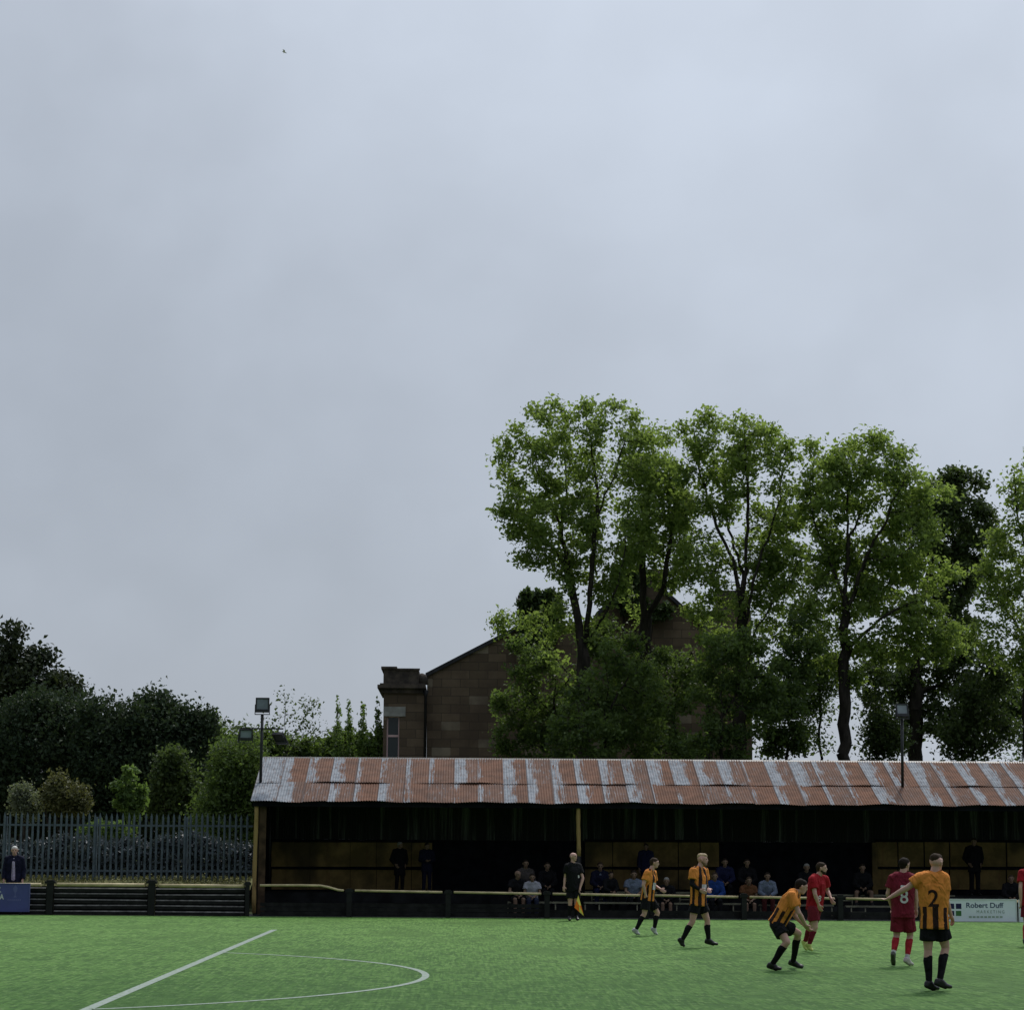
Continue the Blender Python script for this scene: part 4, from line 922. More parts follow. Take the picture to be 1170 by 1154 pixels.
def build_person(J, label, outfit, face, root_loc, voxel=.0085, headup=None, s=1.0, group=None, curl=.5):
    """J: world joints neck, pel, shL, shR, elL, elR, wrL, wrR, hipL, hipR, knL, knR, anL, anR, toL, toR, head"""
    root = empty('person', root_loc, label, 'person', group)
    g = lambda k: J[k]
    up = (g('neck')-g('pel')).normalized(); rt = (g('shR')-g('shL')); rt = (rt-up*rt.dot(up)).normalized(); fr = up.cross(rt)
    hips = (g('hipR')-g('hipL')).normalized(); pel = g('pel'); T = (g('neck')-pel)
    waist, chest, shl = pel+T*.38, pel+T*.70, pel+T*.93
    face = face.normalized(); hu = headup or (UP*.9+(g('head')-g('neck')).normalized()*.35); hu = (hu-face*hu.dot(face)).normalized(); sr = face.cross(hu)
    h = g('head'); k = .93*s
    torso = []
    for q in (-1, 1):
        torso += [(pel+hips*(q*.075*s)-up*.02, .108*s, waist+rt*(q*.050*s), .098*s), (waist+rt*(q*.050*s), .098*s, chest+rt*(q*.082*s), .112*s), (chest+rt*(q*.082*s), .112*s, shl+rt*(q*.10*s)-fr*.005, .068*s)]
    torso += [(chest+fr*.02, .11*s, waist, .10*s)]
    head_p = [(h+hu*.028*k-face*.018*k, .094*k, h+hu*.030*k+face*.018*k, .084*k), (h+face*.028*k-hu*.02*k, .074*k, h+face*.038*k-hu*.062*k, .055*k), (h+face*.052*k-hu*.085*k+sr*.012*k, .034*k, h+face*.052*k-hu*.085*k-sr*.012*k, .034*k),
              (h-hu*.04*k-face*.02*k, .062*k, h+face*.02*k-hu*.07*k, .05*k), (h+face*.088*k+hu*.022*k, .012*k, h+face*.108*k-hu*.014*k, .015*k), (h+face*.095*k-hu*.05*k+sr*.016*k, .012*k, h+face*.095*k-hu*.05*k-sr*.016*k, .012*k),
              (h+face*.084*k+hu*.035*k+sr*.04*k, .014*k, h+face*.084*k+hu*.035*k-sr*.04*k, .014*k)]
    for q in (-1, 1): head_p += [(h+sr*(q*.090*k)+hu*.015*k-face*.012*k, .017*k, h+sr*(q*.086*k)-hu*.028*k-face*.004*k, .012*k)]
    neck_p = [(g('neck')-up*.05, .064*s, h-hu*.05*k-face*.022*k, .054*s)]
    arms, legs, feet = [], [], []
    for S in 'LR':
        sh, el, wr = g('sh'+S), g('el'+S), g('wr'+S)
        arms += [(shl+rt*((1 if S == 'R' else -1)*.06*s), .055*s, sh, .058*s), (sh, .058*s, sh.lerp(el, .45), .047*s), (sh.lerp(el, .45), .047*s, el, .038*s), (el, .039*s, el.lerp(wr, .3), .041*s), (el.lerp(wr, .3), .041*s, wr, .0265*s)]
        inn = (rt if S == 'L' else -rt); arms += hand_prims(wr, wr-el, fr*.9+inn*.35, curl)
        hp_, kn, an, to = g('hip'+S), g('kn'+S), g('an'+S), g('to'+S)
        legs += [(hp_, .092*s, hp_.lerp(kn, .5), .076*s), (hp_.lerp(kn, .5), .076*s, kn, .055*s)]
        bk = (an-kn).cross(to-an); bk = (an-kn).cross(bk).normalized()*-1 if bk.length > 1e-4 else V3(0, 0, 0)
        if bk.dot(to-an) > 0: bk = -bk
        legs += [(kn, .054*s, kn.lerp(an, .32)+bk*.012, .058*s), (kn.lerp(an, .32)+bk*.012, .058*s, kn.lerp(an, .7), .043*s), (kn.lerp(an, .7), .043*s, an, .036*s)]
        fd = (to-an); heel = an+(fd.normalized()*-.045)+V3(0, 0, 0); 
        legs += [(an, .034*s, an.lerp(to, .35)+(an-kn).normalized()*.02*s, .026*s)]
        feet.append((an, to))
    body = torso+head_p+neck_p+arms+legs
    eye = [h+face*.088*k+hu*.014*k+sr*(q*.034*k) for q in (-1, 1)]; lip = h+face*.104*k-hu*.055*k
    def paint_body(o, me):
        off = root_loc
        for p in me.polygons:
            c = p.center+off
            if min(abs((c-e).dot(hu))*1.5+abs((c-e).dot(sr)) for e in eye) < .021*k and (c-h).dot(face) > .05*k: p.material_index = 1
            else:
                d = c-lip
                if abs(d.dot(hu)) < .009*k and abs(d.dot(sr)) < .026*k and d.length < .05*k: p.material_index = 2
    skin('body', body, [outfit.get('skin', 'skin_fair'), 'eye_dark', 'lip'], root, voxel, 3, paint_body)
    # hair
    hs_ = outfit.get('hair')
    if hs_:
        hm, style = hs_
        pr = [(h+hu*.040*k-face*.034*k, .092*k, h+hu*.050*k+face*.010*k, .083*k)]
        if style in ('short', 'quiff', 'long', 'cap'): pr += [(h-face*.046*k-hu*.015*k, .070*k, h-face*.03*k+hu*.05*k, .088*k)]+[(h-face*.03*k+hu*.03*k+sr*(q*.028*k), .070*k, h+face*.008*k+hu*.062*k+sr*(q*.026*k), .064*k) for q in (-1, 1)]
        if style == 'quiff': pr += [(h+hu*.085*k+face*.045*k, .042*k, h+hu*.09*k-face*.03*k, .05*k)]
        if style == 'top': pr = [(h+hu*.066*k-face*.04*k, .078*k, h+hu*.072*k+face*.038*k, .066*k)]
        if style == 'long': pr += [(h-face*.05*k+hu*.02*k, .085*k, h-face*.055*k-hu*.13*k, .07*k)]
        skin('hair', pr, [hm], root, .010, 2)
        if style == 'fringe_white': pass
    if outfit.get('beard'):
        skin('beard', [(h+face*.052*k-hu*.092*k+sr*.018*k, .042*k, h+face*.052*k-hu*.092*k-sr*.018*k, .042*k), (h+face*.05*k-hu*.085*k, .045*k, h+sr*.065*k-hu*.045*k, .022*k), (h+face*.05*k-hu*.085*k, .045*k, h-sr*.065*k-hu*.045*k, .022*k)], [outfit['beard']], root, .010, 2)
    # top
    top = outfit['top']; e = top.get('inflate', .026); sleeve = top.get('sleeve', .62); hem = top.get('hem', .10)
    tp = []
    for q in (-1, 1):
        tp += [(pel+hips*(q*.062*s)+up*(.02-hem), .118*s+e, pel+T*.2+rt*(q*.06*s), .106*s+e, True), (pel+T*.2+rt*(q*.06*s), .106*s+e, chest+rt*(q*.082*s), .112*s+e), (chest+rt*(q*.082*s), .112*s+e, shl+rt*(q*.09*s), .070*s+e)]
        tp += [(shl+rt*(q*.05*s), .062*s+e, g('sh'+('R' if q > 0 else 'L')), .060*s+e)]
    tp += [(shl-rt*.09*s, .066*s+e, shl+rt*.09*s, .066*s+e), (shl-up*.03, .078*s+e, g('neck')+up*.012, .060*s+e*.5, False, True)]
    tp += [(pel+up*(.02-hem), .112*s+e, chest+fr*.02, .112*s+e, True)]
    for S in 'LR':
        sh, el, wr = g('sh'+S), g('el'+S), g('wr'+S)
        if sleeve <= 1: tp += [(sh, .060*s+e, sh.lerp(el, sleeve), .055*s+e*1.3, False, True)]
        else: tp += [(sh, .058*s+e, el, .044*s+e), (el, .044*s+e, el.lerp(wr, min(.94, sleeve-1)), .032*s+e, False, True)]
    tmats = top['mats']; pf = top.get('paint')
    def paint_top(o, me):
        if not pf: return
        for p in me.polygons:
            c = p.center+root_loc; rel = c-pel
            arm = min(min((c-g('sh'+S).lerp(g('el'+S), t)).length for t in (.15, .4, .65)) for S in 'LR')
            p.material_index = pf(rel.dot(rt), rel.dot(fr), rel.dot(up), arm, p.normal.dot(fr))
    def after_top(o, me):
        for (txt, mat_, size, ctr_up, ctr_rt, back, rectangle) in top.get('prints', []):
            bv = BVHTree.FromPolygons([v.co.copy() for v in me.vertices], [tuple(p.vertices) for p in me.polygons])
            nd = -fr if back else fr; rx = rt if back else -rt
            if rectangle:
                bm = bmesh.new(); bmesh.ops.create_grid(bm, x_segments=8, y_segments=6, size=.5)
                tm = bpy.data.meshes.new('p'); 
                for v in bm.verts: v.co.x *= size[0]; v.co.y *= size[1]
                bm.to_mesh(tm); bm.free()
            else:
                tm = text_mesh(txt, size*1.35, .015*size, 'CENTER')
                bm = bmesh.new(); bm.from_mesh(tm); bmesh.ops.triangulate(bm, faces=bm.faces); 
                bmesh.ops.subdivide_edges(bm, edges=[e_ for e_ in bm.edges if e_.calc_length() > .03], cuts=3, use_grid_fill=True); ys = [v.co.y for v in bm.verts]; my = (min(ys)+max(ys))/2
                for v in bm.verts: v.co.y -= my
                bm.to_mesh(tm); bm.free()
            ctr = pel+up*ctr_up+rt*ctr_rt-root_loc
            for v in tm.vertices:
                q = ctr+rx*v.co.x+up*v.co.y+nd*.6; hit = bv.ray_cast(q, -nd)
                v.co = (hit[0]+nd*.005) if hit[0] else (q-nd*.45)
            tm.materials.clear(); tm.materials.append(M[mat_]); nm = 'name_panel' if rectangle else 'shirt_number'
            oo = link(bpy.data.objects.new(nm, tm)); oo.parent = o; tm.name = nm
    skin(top.get('name', 'shirt'), tp, tmats, root, .010, 2, paint_top, after_top)
    for nm, fn in top.get('extra', {}).items():
        skin(nm, fn(dict(J=J, pel=pel, up=up, rt=rt, fr=fr, chest=chest, s=s, e=e)), [top['extra_mat'][nm]], root, .010, 2)
    # bottoms
    bt = outfit['bottom']; bp = [(pel+hips*(.075*s), .116*s, pel-hips*(.075*s), .116*s), (pel+up*.10+hips*(.05*s), .104*s, pel+up*.10-hips*(.05*s), .104*s)]
    for S in 'LR':
        hp_, kn, an = g('hip'+S), g('kn'+S), g('an'+S)
        if bt[0] == 'shorts': bp += [(hp_, .108*s, hp_.lerp(kn, bt[2] if len(bt) > 2 else .72), .118*s, False, True)]
        else: bp += [(hp_, .105*s, kn, .076*s), (kn, .076*s, kn.lerp(an, .95), .062*s, False, True)]
    skin(bt[0], bp, [bt[1]], root, .010, 2)
    for S in 'LR':
        kn, an, to = g('kn'+S), g('an'+S), g('to'+S)
        if outfit.get('sock'):
            sk = outfit['sock']; t0 = outfit.get('sock_top', .16)
            fd = an-kn; low = .80 if outfit.get('sock_low') else 1.0
            bk = -(to-an); bk = (bk-fd.normalized()*bk.dot(fd.normalized())); bk = bk.normalized() if bk.length > 1e-3 else V3(0, 0, 0)
            skin('sock', [(kn.lerp(an, t0), .0585*s, kn.lerp(an, .34)+bk*.012, .063*s, True), (kn.lerp(an, .34)+bk*.012, .063*s, kn.lerp(an, .7), .049*s), (kn.lerp(an, .7), .049*s, kn.lerp(an, low), .042*s, False, low < 1)], [sk], root, .009, 1)
            if low < 1: skin('ankle_sock', [(kn.lerp(an, .80), .043*s, kn.lerp(an, 1.0), .043*s, True)], [outfit['sock_low']], root, .009, 1)
        fd = (to-an); fh = fd.normalized(); dn = (an-kn).normalized(); dn = (dn-fh*dn.dot(fh)*.6).normalized()
        sole = an+dn*.04*s; toe = to
        sm = outfit.get('shoe'+S, outfit.get('shoe', 'boot_black'))
        perp = fh.cross(dn).normalized()
        skin('shoe', [(an-fh*.03*s+dn*.015, .044*s, an-fh*.04*s+dn*.045*s, .036*s), (an+dn*.01*s, .044*s, an.lerp(toe, .55)+dn*.012*s, .038*s), (an.lerp(toe, .5)+dn*.02*s+perp*.012, .036*s, toe+perp*.010, .026*s), (an.lerp(toe, .5)+dn*.02*s-perp*.012, .036*s, toe-perp*.012, .026*s), (an-fh*.04*s+dn*.045*s, .036*s, an.lerp(toe, .6)+dn*.035*s, .030*s), (an-dn*.012*s, .047*s, an.lerp(toe, .45)+dn*.008*s, .040*s)], [sm], root, .009, 2)
    return root

# ---- players: joints read off their plane
def player(label, foot, yaw, pts, outfit, face, s=1.0, feet_dy=(0., 0.), z_shift=None, group=None, headup=None, Yp=None, curl=.6):
    """foot = pixel of the lowest shoe point; pts: px, py, dy (metres away from the camera)"""
    base = atz(*foot); Y = Yp or base.y
    W = lambda q: aty(q[0], q[1], Y+(q[2] if len(q) > 2 else 0))
    J = {k: W(v) for k, v in pts.items()}
    f = V3(math.sin(R(yaw)), math.cos(R(yaw)), 0)        # yaw 0 = away from the camera, 90 = right
    up = (J['neck']-J['pel']).normalized(); rt = f.cross(UP); rt = (rt-up*rt.dot(up)).normalized()
    for S, q in (('L', -1), ('R', 1)):
        if 'sh'+S not in J: J['sh'+S] = J['neck']-up*.065*s+rt*(q*.185*s)
        if 'hip'+S not in J: J['hip'+S] = J['pel']+rt*(q*.095*s)-up*.02
    low = min(min(J['an'+S].z-.085*s, J['to'+S].z-.03) for S in 'LR')
    for k in J: J[k] = J[k]-V3(0, 0, low+.0)
    fx = (J['anL']+J['anR'])/2
    return build_person(J, label, outfit, V3(*face), V3(fx.x, fx.y, 0), .0075, headup, s, group, curl)

def striped(front_panel=True, back_plain=True, n=14, phase=0.0, low=.22):
    def fn(x, y, z, arm, nf):
        ang = math.atan2(x*.62, y)
        if arm < .118 and abs(x) > .135 and z > .15: return 0
        if y > 0.02 and front_panel and abs(x+.0) < .085 and .20 < z < .36: return 2
        if back_plain and nf < 0.25 and y < .06 and z > low: return 0
        return 1 if int(math.floor(ang/(2*math.pi)*n+phase)) % 2 else 0
    return fn
AMBER = ['amber', 'stripe_black', 'white_cloth']
GP = 'players in amber and black striped shirts'; GR = 'players in red kit'
player('player number 2 in amber and black shirt seen from behind with left arm stretched out', (1070, 1131.5), 15,
       dict(head=(1070,986.3,.02), neck=(1066.5,998.5,0), pel=(1067.5,1056,0), shL=(1051.5,1003.5,.0), shR=(1078,1003.5,-.02), elL=(1036.5,1014.5,.02), wrL=(1019,1024.3,.12), elR=(1080.5,1027,-.05), wrR=(1086.5,1045.5,.06),
            hipL=(1060.3,1059,0), hipR=(1075,1059,0), knL=(1060.5,1085,.03), knR=(1080.5,1083,.05), anL=(1061.5,1123.5,.0), anR=(1073.5,1121,-.05), toL=(1071,1129,.08), toR=(1085.5,1127.5,.02)),
       dict(top=dict(mats=AMBER, paint=striped(False, True, 18, .5, .235), hem=.085, prints=[('2', 'stripe_black', .24, .355, -.025, True, False)]), bottom=('shorts', 'kit_black', .60), sock='kit_black', sock_top=.17, shoe='boot_black', hair=('hair_brown', 'top')), (.72, .68, -.02), 1.02, group=GP)
player('player in maroon kit with white number 8 on his back, partly behind player 2', (1040, 1103.6), 20,
       dict(head=(1033.5,988.3,.02), neck=(1031,999,0), pel=(1031.5,1043.5,0), shL=(1020,1004,.0), shR=(1042,1003.5,0), elL=(1014.5,1021,.04), wrL=(1018,1034,.16), elR=(1046.5,1022,.02), wrR=(1047,1038.5,.08),
            hipL=(1025.5,1045.5,0), hipR=(1037.5,1045.5,0), knL=(1024.5,1069,.06), knR=(1040,1069,.08), anL=(1020.5,1090.5,-.08), anR=(1036.3,1096,.0), toL=(1020.8,1101.5,.02), toR=(1042,1101.5,.10)),
       dict(top=dict(mats=['kit_maroon'], hem=.09, prints=[('', 'sock_white', (.115, .075), .425, 0, True, True), ('8', 'sock_white', .22, .275, 0, True, False)]), bottom=('shorts', 'kit_maroon', .78), sock='sock_red', sock_top=.13, sock_low='sock_white', shoe='boot_pink', shoeL='boot_olive', hair=('hair_dark', 'quiff'), beard=None), (.75, .62, 0), .98, group=GR)
player('player in amber shirt and black shorts crouching forward with hand on his knee', (884, 1108.5), 90,
       dict(head=(915.5,1012.5,.03), neck=(907.8,1018.5,.03), pel=(888.5,1053.5,.08), shR=(904.5,1023.5,-.16), shL=(908.5,1020.5,.22), elR=(913,1042.5,-.22), wrR=(920,1055.3,-.05), elL=(908,1045,.30), wrL=(919,1056.5,.28),
            hipR=(887,1055.5,-.02), hipL=(891,1055,.18), knR=(899.3,1075.5,-.18), knL=(912.3,1065.5,.35), anR=(882,1101.5,.0), anL=(906,1098.5,.75), toR=(891.5,1105.8,-.05), toL=(916.5,1103.5,.72)),
       dict(top=dict(mats=AMBER, paint=striped(False, True, 14, .3, .22), hem=.06), bottom=('shorts', 'kit_black', .62), sock='kit_black', sock_top=.16, shoe='boot_black', hair=('hair_dark', 'short')), (.93, .1, -.30), 1.0, group=GP)
player('player in bright red kit facing right behind the crouching player', (926, 1087), 62,
       dict(head=(938.8,992.5,-.02), neck=(934.3,1001.2,0), pel=(930.5,1037.5,.05), shR=(928.5,1005.5,-.15), shL=(942.5,1005,.14), elR=(931.3,1022,-.24), wrR=(935.3,1033.5,-.20), elL=(945.5,1018,.22), wrL=(949.3,1026.5,.06),
            hipR=(928.5,1038.5,-.05), hipL=(933,1038.5,.12), knR=(931.5,1059.5,-.08), knL=(926.5,1059,.30), anR=(924.3,1079.5,.02), anL=(919.5,1076.5,.45), toR=(927.8,1085.3,.0), toL=(921.5,1084.5,.42)),
       dict(top=dict(mats=['kit_red'], hem=.06, prints=[('8', 'sock_white', .12, .20, .06, False, False)]), bottom=('shorts', 'kit_maroon', .66), sock='kit_maroon', sock_top=.16, shoe='boot_lime', hair=('hair_brown', 'short'), beard='hair_brown'), (.95, -.22, 0), .98, group=GR)
player('running player in striped amber and black shirt and white boots, leftmost player', (726, 1068.3), 75,
       dict(head=(747.8,985.6,0), neck=(743,994.2,0), pel=(740,1025.5,0), shR=(740,997,-.17), shL=(746.3,996.8,.17), elR=(735,1010.5,-.24), wrR=(737.8,1022,-.18), elL=(748,1011.5,.20), wrL=(754.5,1015.3,.05),
            hipR=(738.3,1026.8,-.09), hipL=(742.5,1026.8,.09), knR=(736.3,1043.5,-.10), knL=(751.3,1042.5,.10), anR=(726.3,1062,-.08), anL=(747.3,1060.8,.12), toR=(730.2,1066.3,-.08), toL=(750.5,1066.3,.12)),
       dict(top=dict(mats=AMBER, paint=striped(True, False, 16, .5), hem=.075), bottom=('shorts', 'kit_black', .72), sock='kit_black', sock_top=.14, shoe='boot_white', hair=('hair_brown', 'short')), (.97, -.1, -.08), .98, group=GP)
player('blond bearded player in striped amber shirt with black undersleeves walking right', (806, 1081.8), 70,
       dict(head=(802.8,984.5,0), neck=(798.6,994.0,0), pel=(797.5,1033,0), shR=(792.3,997.5,-.17), shL=(805,997.3,.17), elR=(790.5,1012.5,-.24), wrR=(799.5,1018.2,-.26), elL=(807,1013,.22), wrL=(809.2,1017.5,-.02),
            hipR=(794.8,1034.2,-.08), hipL=(801,1034.2,.09), knR=(791,1055.3,-.08), knL=(808.3,1054,.12), anR=(779,1076.3,-.02), anL=(809.5,1076.3,.14), toR=(781.5,1082.2,-.02), toL=(819.3,1080.3,.12)),
       dict(top=dict(mats=AMBER, paint=striped(True, False, 14, .2), hem=.085,
                     extra=dict(undersleeve=lambda q: [(q['J']['shR'].lerp(q['J']['elR'], .3), .054, q['J']['elR'], .047), (q['J']['elR'], .047, q['J']['elR'].lerp(q['J']['wrR'], .9), .036), (q['J']['shL'].lerp(q['J']['elL'], .3), .054, q['J']['elL'], .047), (q['J']['elL'], .047, q['J']['elL'].lerp(q['J']['wrL'], .9), .036)]), extra_mat=dict(undersleeve='kit_black')),
            bottom=('shorts', 'kit_black', .52), sock='kit_black', sock_top=.17, shoe='boot_black', hair=('hair_blond', 'top'), beard='hair_sandy', skin='skin_pink'), (.96, -.22, .02), 1.02, group=GP)
player('player in red kit cut off by the right edge', (1177, 1081), 20,
       dict(head=(1180,985,0), neck=(1178,996,0), pel=(1178,1033,0), elL=(1166,1016,-.05), wrL=(1166.5,1031,-.02), elR=(1192,1016,0), wrR=(1194,1031,0.05), knL=(1172.5,1056,.05), knR=(1185,1055,-.05), anL=(1171,1076,-.1), anR=(1186,1077,.1), toL=(1172.5,1080,.1), toR=(1189,1080.5,.28)),
       dict(top=dict(mats=['kit_red'], hem=.08), bottom=('shorts', 'kit_maroon', .7), sock='sock_red', sock_top=.14, shoe='boot_black', hair=('hair_dark', 'short')), (.5, .85, 0), .98, group=GR)
lin = player('bald linesman in black kit standing on the far touchline holding an orange and yellow flag', (653, 1051.5), 150,
       dict(head=(655.3,979,-.02), neck=(654.7,986.8,0), pel=(655,1015.5,0), elR=(645.8,1002.5,-.02), wrR=(644.6,1012,-.08), elL=(666,1003.5,-.02), wrL=(662.8,1014.5,-.12), hipR=(651.6,1016.5,0), hipL=(658.6,1016.5,0), knR=(651.5,1032.5,-.04), knL=(658.5,1032.5,-.03), anR=(650.8,1047.6,0), anL=(658.6,1047.2,.0), toR=(651,1050.6,-.16), toL=(660.6,1050.2,-.15)),
       dict(top=dict(mats=['kit_black'], hem=.07, prints=[('', 'sock_white', (.05, .07), .33, -.09, False, True)]), bottom=('shorts', 'kit_black', .62), sock='kit_black', sock_top=.10, shoe='boot_black'), (.75, -.62, .03), 1.02)
# the flag he holds: a thing of its own
LY = atz(653, 1051.5).y
fg = aty(662.3, 1019, LY-.16); flag = empty('linesman_flag', (fg.x, LY-.16, 0), 'orange and yellow chequered flag hanging from the linesman\'s left hand', 'flag')
def fq(px, py, d=0): p = aty(px, py, LY-.16); return V3(p.x, LY-.16+d, p.z)
mb = MB(); mb.tube([fq(662.6, 1016), fq(661.2, 1023), fq(667.2, 1046)], .009, 6); mb.build('stick', 'hair_dark', flag)
a, b, c_, mid = fq(661.0, 1022), fq(667.6, 1046.5), fq(656.2, 1036.5, -.04), fq(661.6, 1034, -.035)
def tri(name, pts, mat):
    mb = MB(); n = len(pts); vs = [p+V3(0, -.002, 0) for p in pts]+[p+V3(0, .004, 0) for p in pts]
    mb.add(vs, [tuple(range(n)), tuple(range(2*n-1, n-1, -1))]+[(i, (i+1) % n, n+(i+1) % n, n+i) for i in range(n)]); return mb.build(name, mat, flag)
m1, m2, m3 = a.lerp(c_, .45), c_.lerp(b, .5), a.lerp(b, .5)
tri('cloth_yellow', [a, m1, mid, m3], 'flag_yellow'); tri('cloth_orange', [m1, c_, m2, mid], 'flag_orange'); tri('cloth_yellow', [m2, b, mid], 'flag_yellow'); tri('cloth_orange', [mid, b, m3], 'flag_orange')

# ---- spectators
def yawv(a): return V3(math.sin(R(a)), math.cos(R(a)), 0)
def standing(px, head_py, Y, z0, yaw, label, outfit, group, head_yaw=None, hands='down', s=None):
    if group: outfit.setdefault('skin', 'skin_tan')  # skin darkened to carry the stand's shade
    hp0 = aty(px, head_py, Y); H = hp0.z-z0; s = s or (H/1.66)
    f = yawv(yaw); rt = f.cross(UP); b = V3(hp0.x, Y, z0); P = lambda r, fw, z: b+rt*(r*s)+f*(fw*s)+UP*(z*s)
    J = dict(head=P(0, .02, 1.66), neck=P(0, -.02, 1.50), pel=P(0, 0, .96))
    for S, q in (('L', -1), ('R', 1)):
        J['sh'+S] = P(q*.19, -.02, 1.44); J['hip'+S] = P(q*.09, 0, .93); J['kn'+S] = P(q*.10, .03, .50); J['an'+S] = P(q*.11, -.02, .085); J['to'+S] = P(q*.14, .15, .03)
        if hands == 'down': J['el'+S] = P(q*.25, -.04, 1.15); J['wr'+S] = P(q*.25, .06, .90)
        elif hands == 'pocket': J['el'+S] = P(q*.28, -.10, 1.16); J['wr'+S] = P(q*.19, .07, .98)
        else: J['el'+S] = P(q*.24, .0, 1.16); J['wr'+S] = P(q*.06, .22, 1.14)
    return build_person(J, label, outfit, yawv(yaw if head_yaw is None else head_yaw)+V3(0, 0, -.05), b, .010, None, s, group)
def seated(px, head_py, Y, z0, yaw, label, outfit, group, head_yaw=None, lean=.10, spread=.12, s=1.0, shoe_fw=.42):
    outfit.setdefault('skin', 'skin_tan')  # skin darkened to carry the stand's shade
    hp0 = aty(px, head_py, Y); f = yawv(yaw); rt = f.cross(UP); b = V3(hp0.x, Y, z0)
    zs = max(.36, (hp0.z-z0)/s-.74)      # pelvis height over the floor
    P = lambda r, fw, z: b+rt*(r*s)+f*(fw*s)+UP*(z*s)
    J = dict(head=P(0, lean+.06, zs+.74), neck=P(0, lean, zs+.58), pel=P(0, -.05, zs+.05))
    for S, q in (('L', -1), ('R', 1)):
        J['sh'+S] = P(q*.18, lean-.01, zs+.52); J['hip'+S] = P(q*.09, -.03, zs+.03); J['kn'+S] = P(q*spread, .40, zs+.05); J['an'+S] = P(q*spread, shoe_fw-.04, .085); J['to'+S] = P(q*(spread+.03), shoe_fw+.13, .03)
        J['el'+S] = P(q*.24, lean+.07, zs+.27); J['wr'+S] = P(q*.07, .30, zs+.17)
    return build_person(J, label, outfit, yawv(yaw if head_yaw is None else head_yaw)+V3(0, 0, -.08), b, .010, None, s, group)
GS = 'spectators in the covered stand'
def coat(m, hem=.22): return dict(name='coat', mats=[m], sleeve=1.95, hem=hem, inflate=.028)
def jumper(m, hem=.08): return dict(name='jumper', mats=[m], sleeve=1.9, hem=hem, inflate=.02)
def tee(m): return dict(mats=[m], sleeve=.6, hem=.07)
def shirt_front(q): return [(q['pel']+q['fr']*.062+q['up']*(-.04), .085, q['chest']+q['fr']*.068+q['up']*.02, .080), (q['chest']+q['fr']*.068+q['up']*.02, .080, q['chest']+q['fr']*.045+q['up']*.12, .055)]
op = coat('navy', .16); op['extra'] = dict(shirt_front=lambda q: [(q['pel']+q['fr']*.122+q['up']*(-.06)-q['rt']*.01, .060, q['chest']+q['fr']*.122, .055), (q['chest']+q['fr']*.122, .055, q['chest']+q['fr']*.05+q['up']*.12, .05)]); op['extra_mat'] = dict(shirt_front='mauve')
standing(16.8, 971.6, 65.95, .0, 178, 'white haired man in navy jacket and mauve shirt standing behind the purple board', dict(top=op, bottom=('trousers', 'charcoal'), shoe='shoe_brown', hair=('hair_white', 'short')), None, 172)
standing(457, 965.5, 68.5, .62, 160, 'standing man in long dark coat, left of two figures in the dark left bay', dict(top=coat('charcoal', .32), bottom=('trousers', 'charcoal'), hair=('hair_grey', 'short')), GS, 120, 'pocket')
standing(488, 966.5, 68.6, .62, 170, 'standing figure in dark navy, right of the two in the dark left bay', dict(top=coat('navy', .2), bottom=('trousers', 'navy'), hair=('hair_dark', 'short')), GS, 140, 'front')
seated(600, 986.5, 67.0, .32, 175, 'person in dim grey top seated behind the bald man and woman in white', dict(top=jumper('greyish'), bottom=('trousers', 'charcoal'), hair=('hair_dark', 'short')), GS)
seated(590.5, 999.0, 65.75, .0, 170, 'bald man in black top on the front bench beside the woman in white', dict(top=tee('charcoal'), bottom=('shorts', 'charcoal', .85), hair=('hair_grey', 'bald_rim') if False else None), GS, 150)
seated(607.8, 1002.2, 65.7, .0, 178, 'dark haired woman in white top on the front bench', dict(top=tee('lilac_white'), bottom=('trousers', 'denim'), hair=('hair_dark', 'long')), GS, s=.92)  # lilac_white: white cloth with the stand's shade in its colour
seated(624.5, 991.5, 66.9, .32, 175, 'person in dark clothes seated right of the woman in white', dict(top=coat('charcoal', .1), bottom=('trousers', 'charcoal'), hair=('hair_dark', 'short')), GS)
op2 = coat('navy', .1); op2['extra'] = dict(shirt_front=shirt_front); op2['extra_mat'] = dict(shirt_front='pale_blue')
seated(685.2, 989.5, 66.85, .32, 178, 'person in dark jacket over pale shirt seated right of the linesman', dict(top=op2, bottom=('trousers', 'dark_blue'), hair=('hair_brown', 'short')), GS)
seated(696, 999.5, 66.1, .12, 160, 'small dark figure seated beside the pale shirted spectator', dict(top=coat('charcoal', .1), bottom=('trousers', 'charcoal'), hair=('hair_dark', 'short')), GS, s=.82)
seated(723.5, 1000.5, 66.1, .1, 178, 'spectator in pale blue top seated left of the running player', dict(top=tee('pale_blue'), bottom=('trousers', 'charcoal'), hair=('hair_dark', 'short')), GS)
standing(738, 967.5, 68.5, .62, 180, 'standing figure in dark blue behind the running player', dict(top=coat('dark_blue', .2), bottom=('trousers', 'navy'), hair=('hair_dark', 'short')), GS)
seated(761.5, 1006.5, 65.8, .0, 185, 'spectator in black with bare knees seated between the two striped players', dict(top=coat('charcoal', .1), bottom=('shorts', 'charcoal', .8), hair=('hair_grey', 'short')), GS, s=.92)
seated(816, 1001.0, 65.75, .0, 180, 'spectator in bright blue jacket on the front bench', dict(top=coat('blue', .1), bottom=('trousers', 'charcoal'), hair=('hair_brown', 'short')), GS)
seated(827.5, 985.0, 67.0, .32, 180, 'dim figure in dark blue seated behind the blue jacket', dict(top=coat('dark_blue', .1), bottom=('trousers', 'charcoal'), hair=('hair_dark', 'short')), GS)
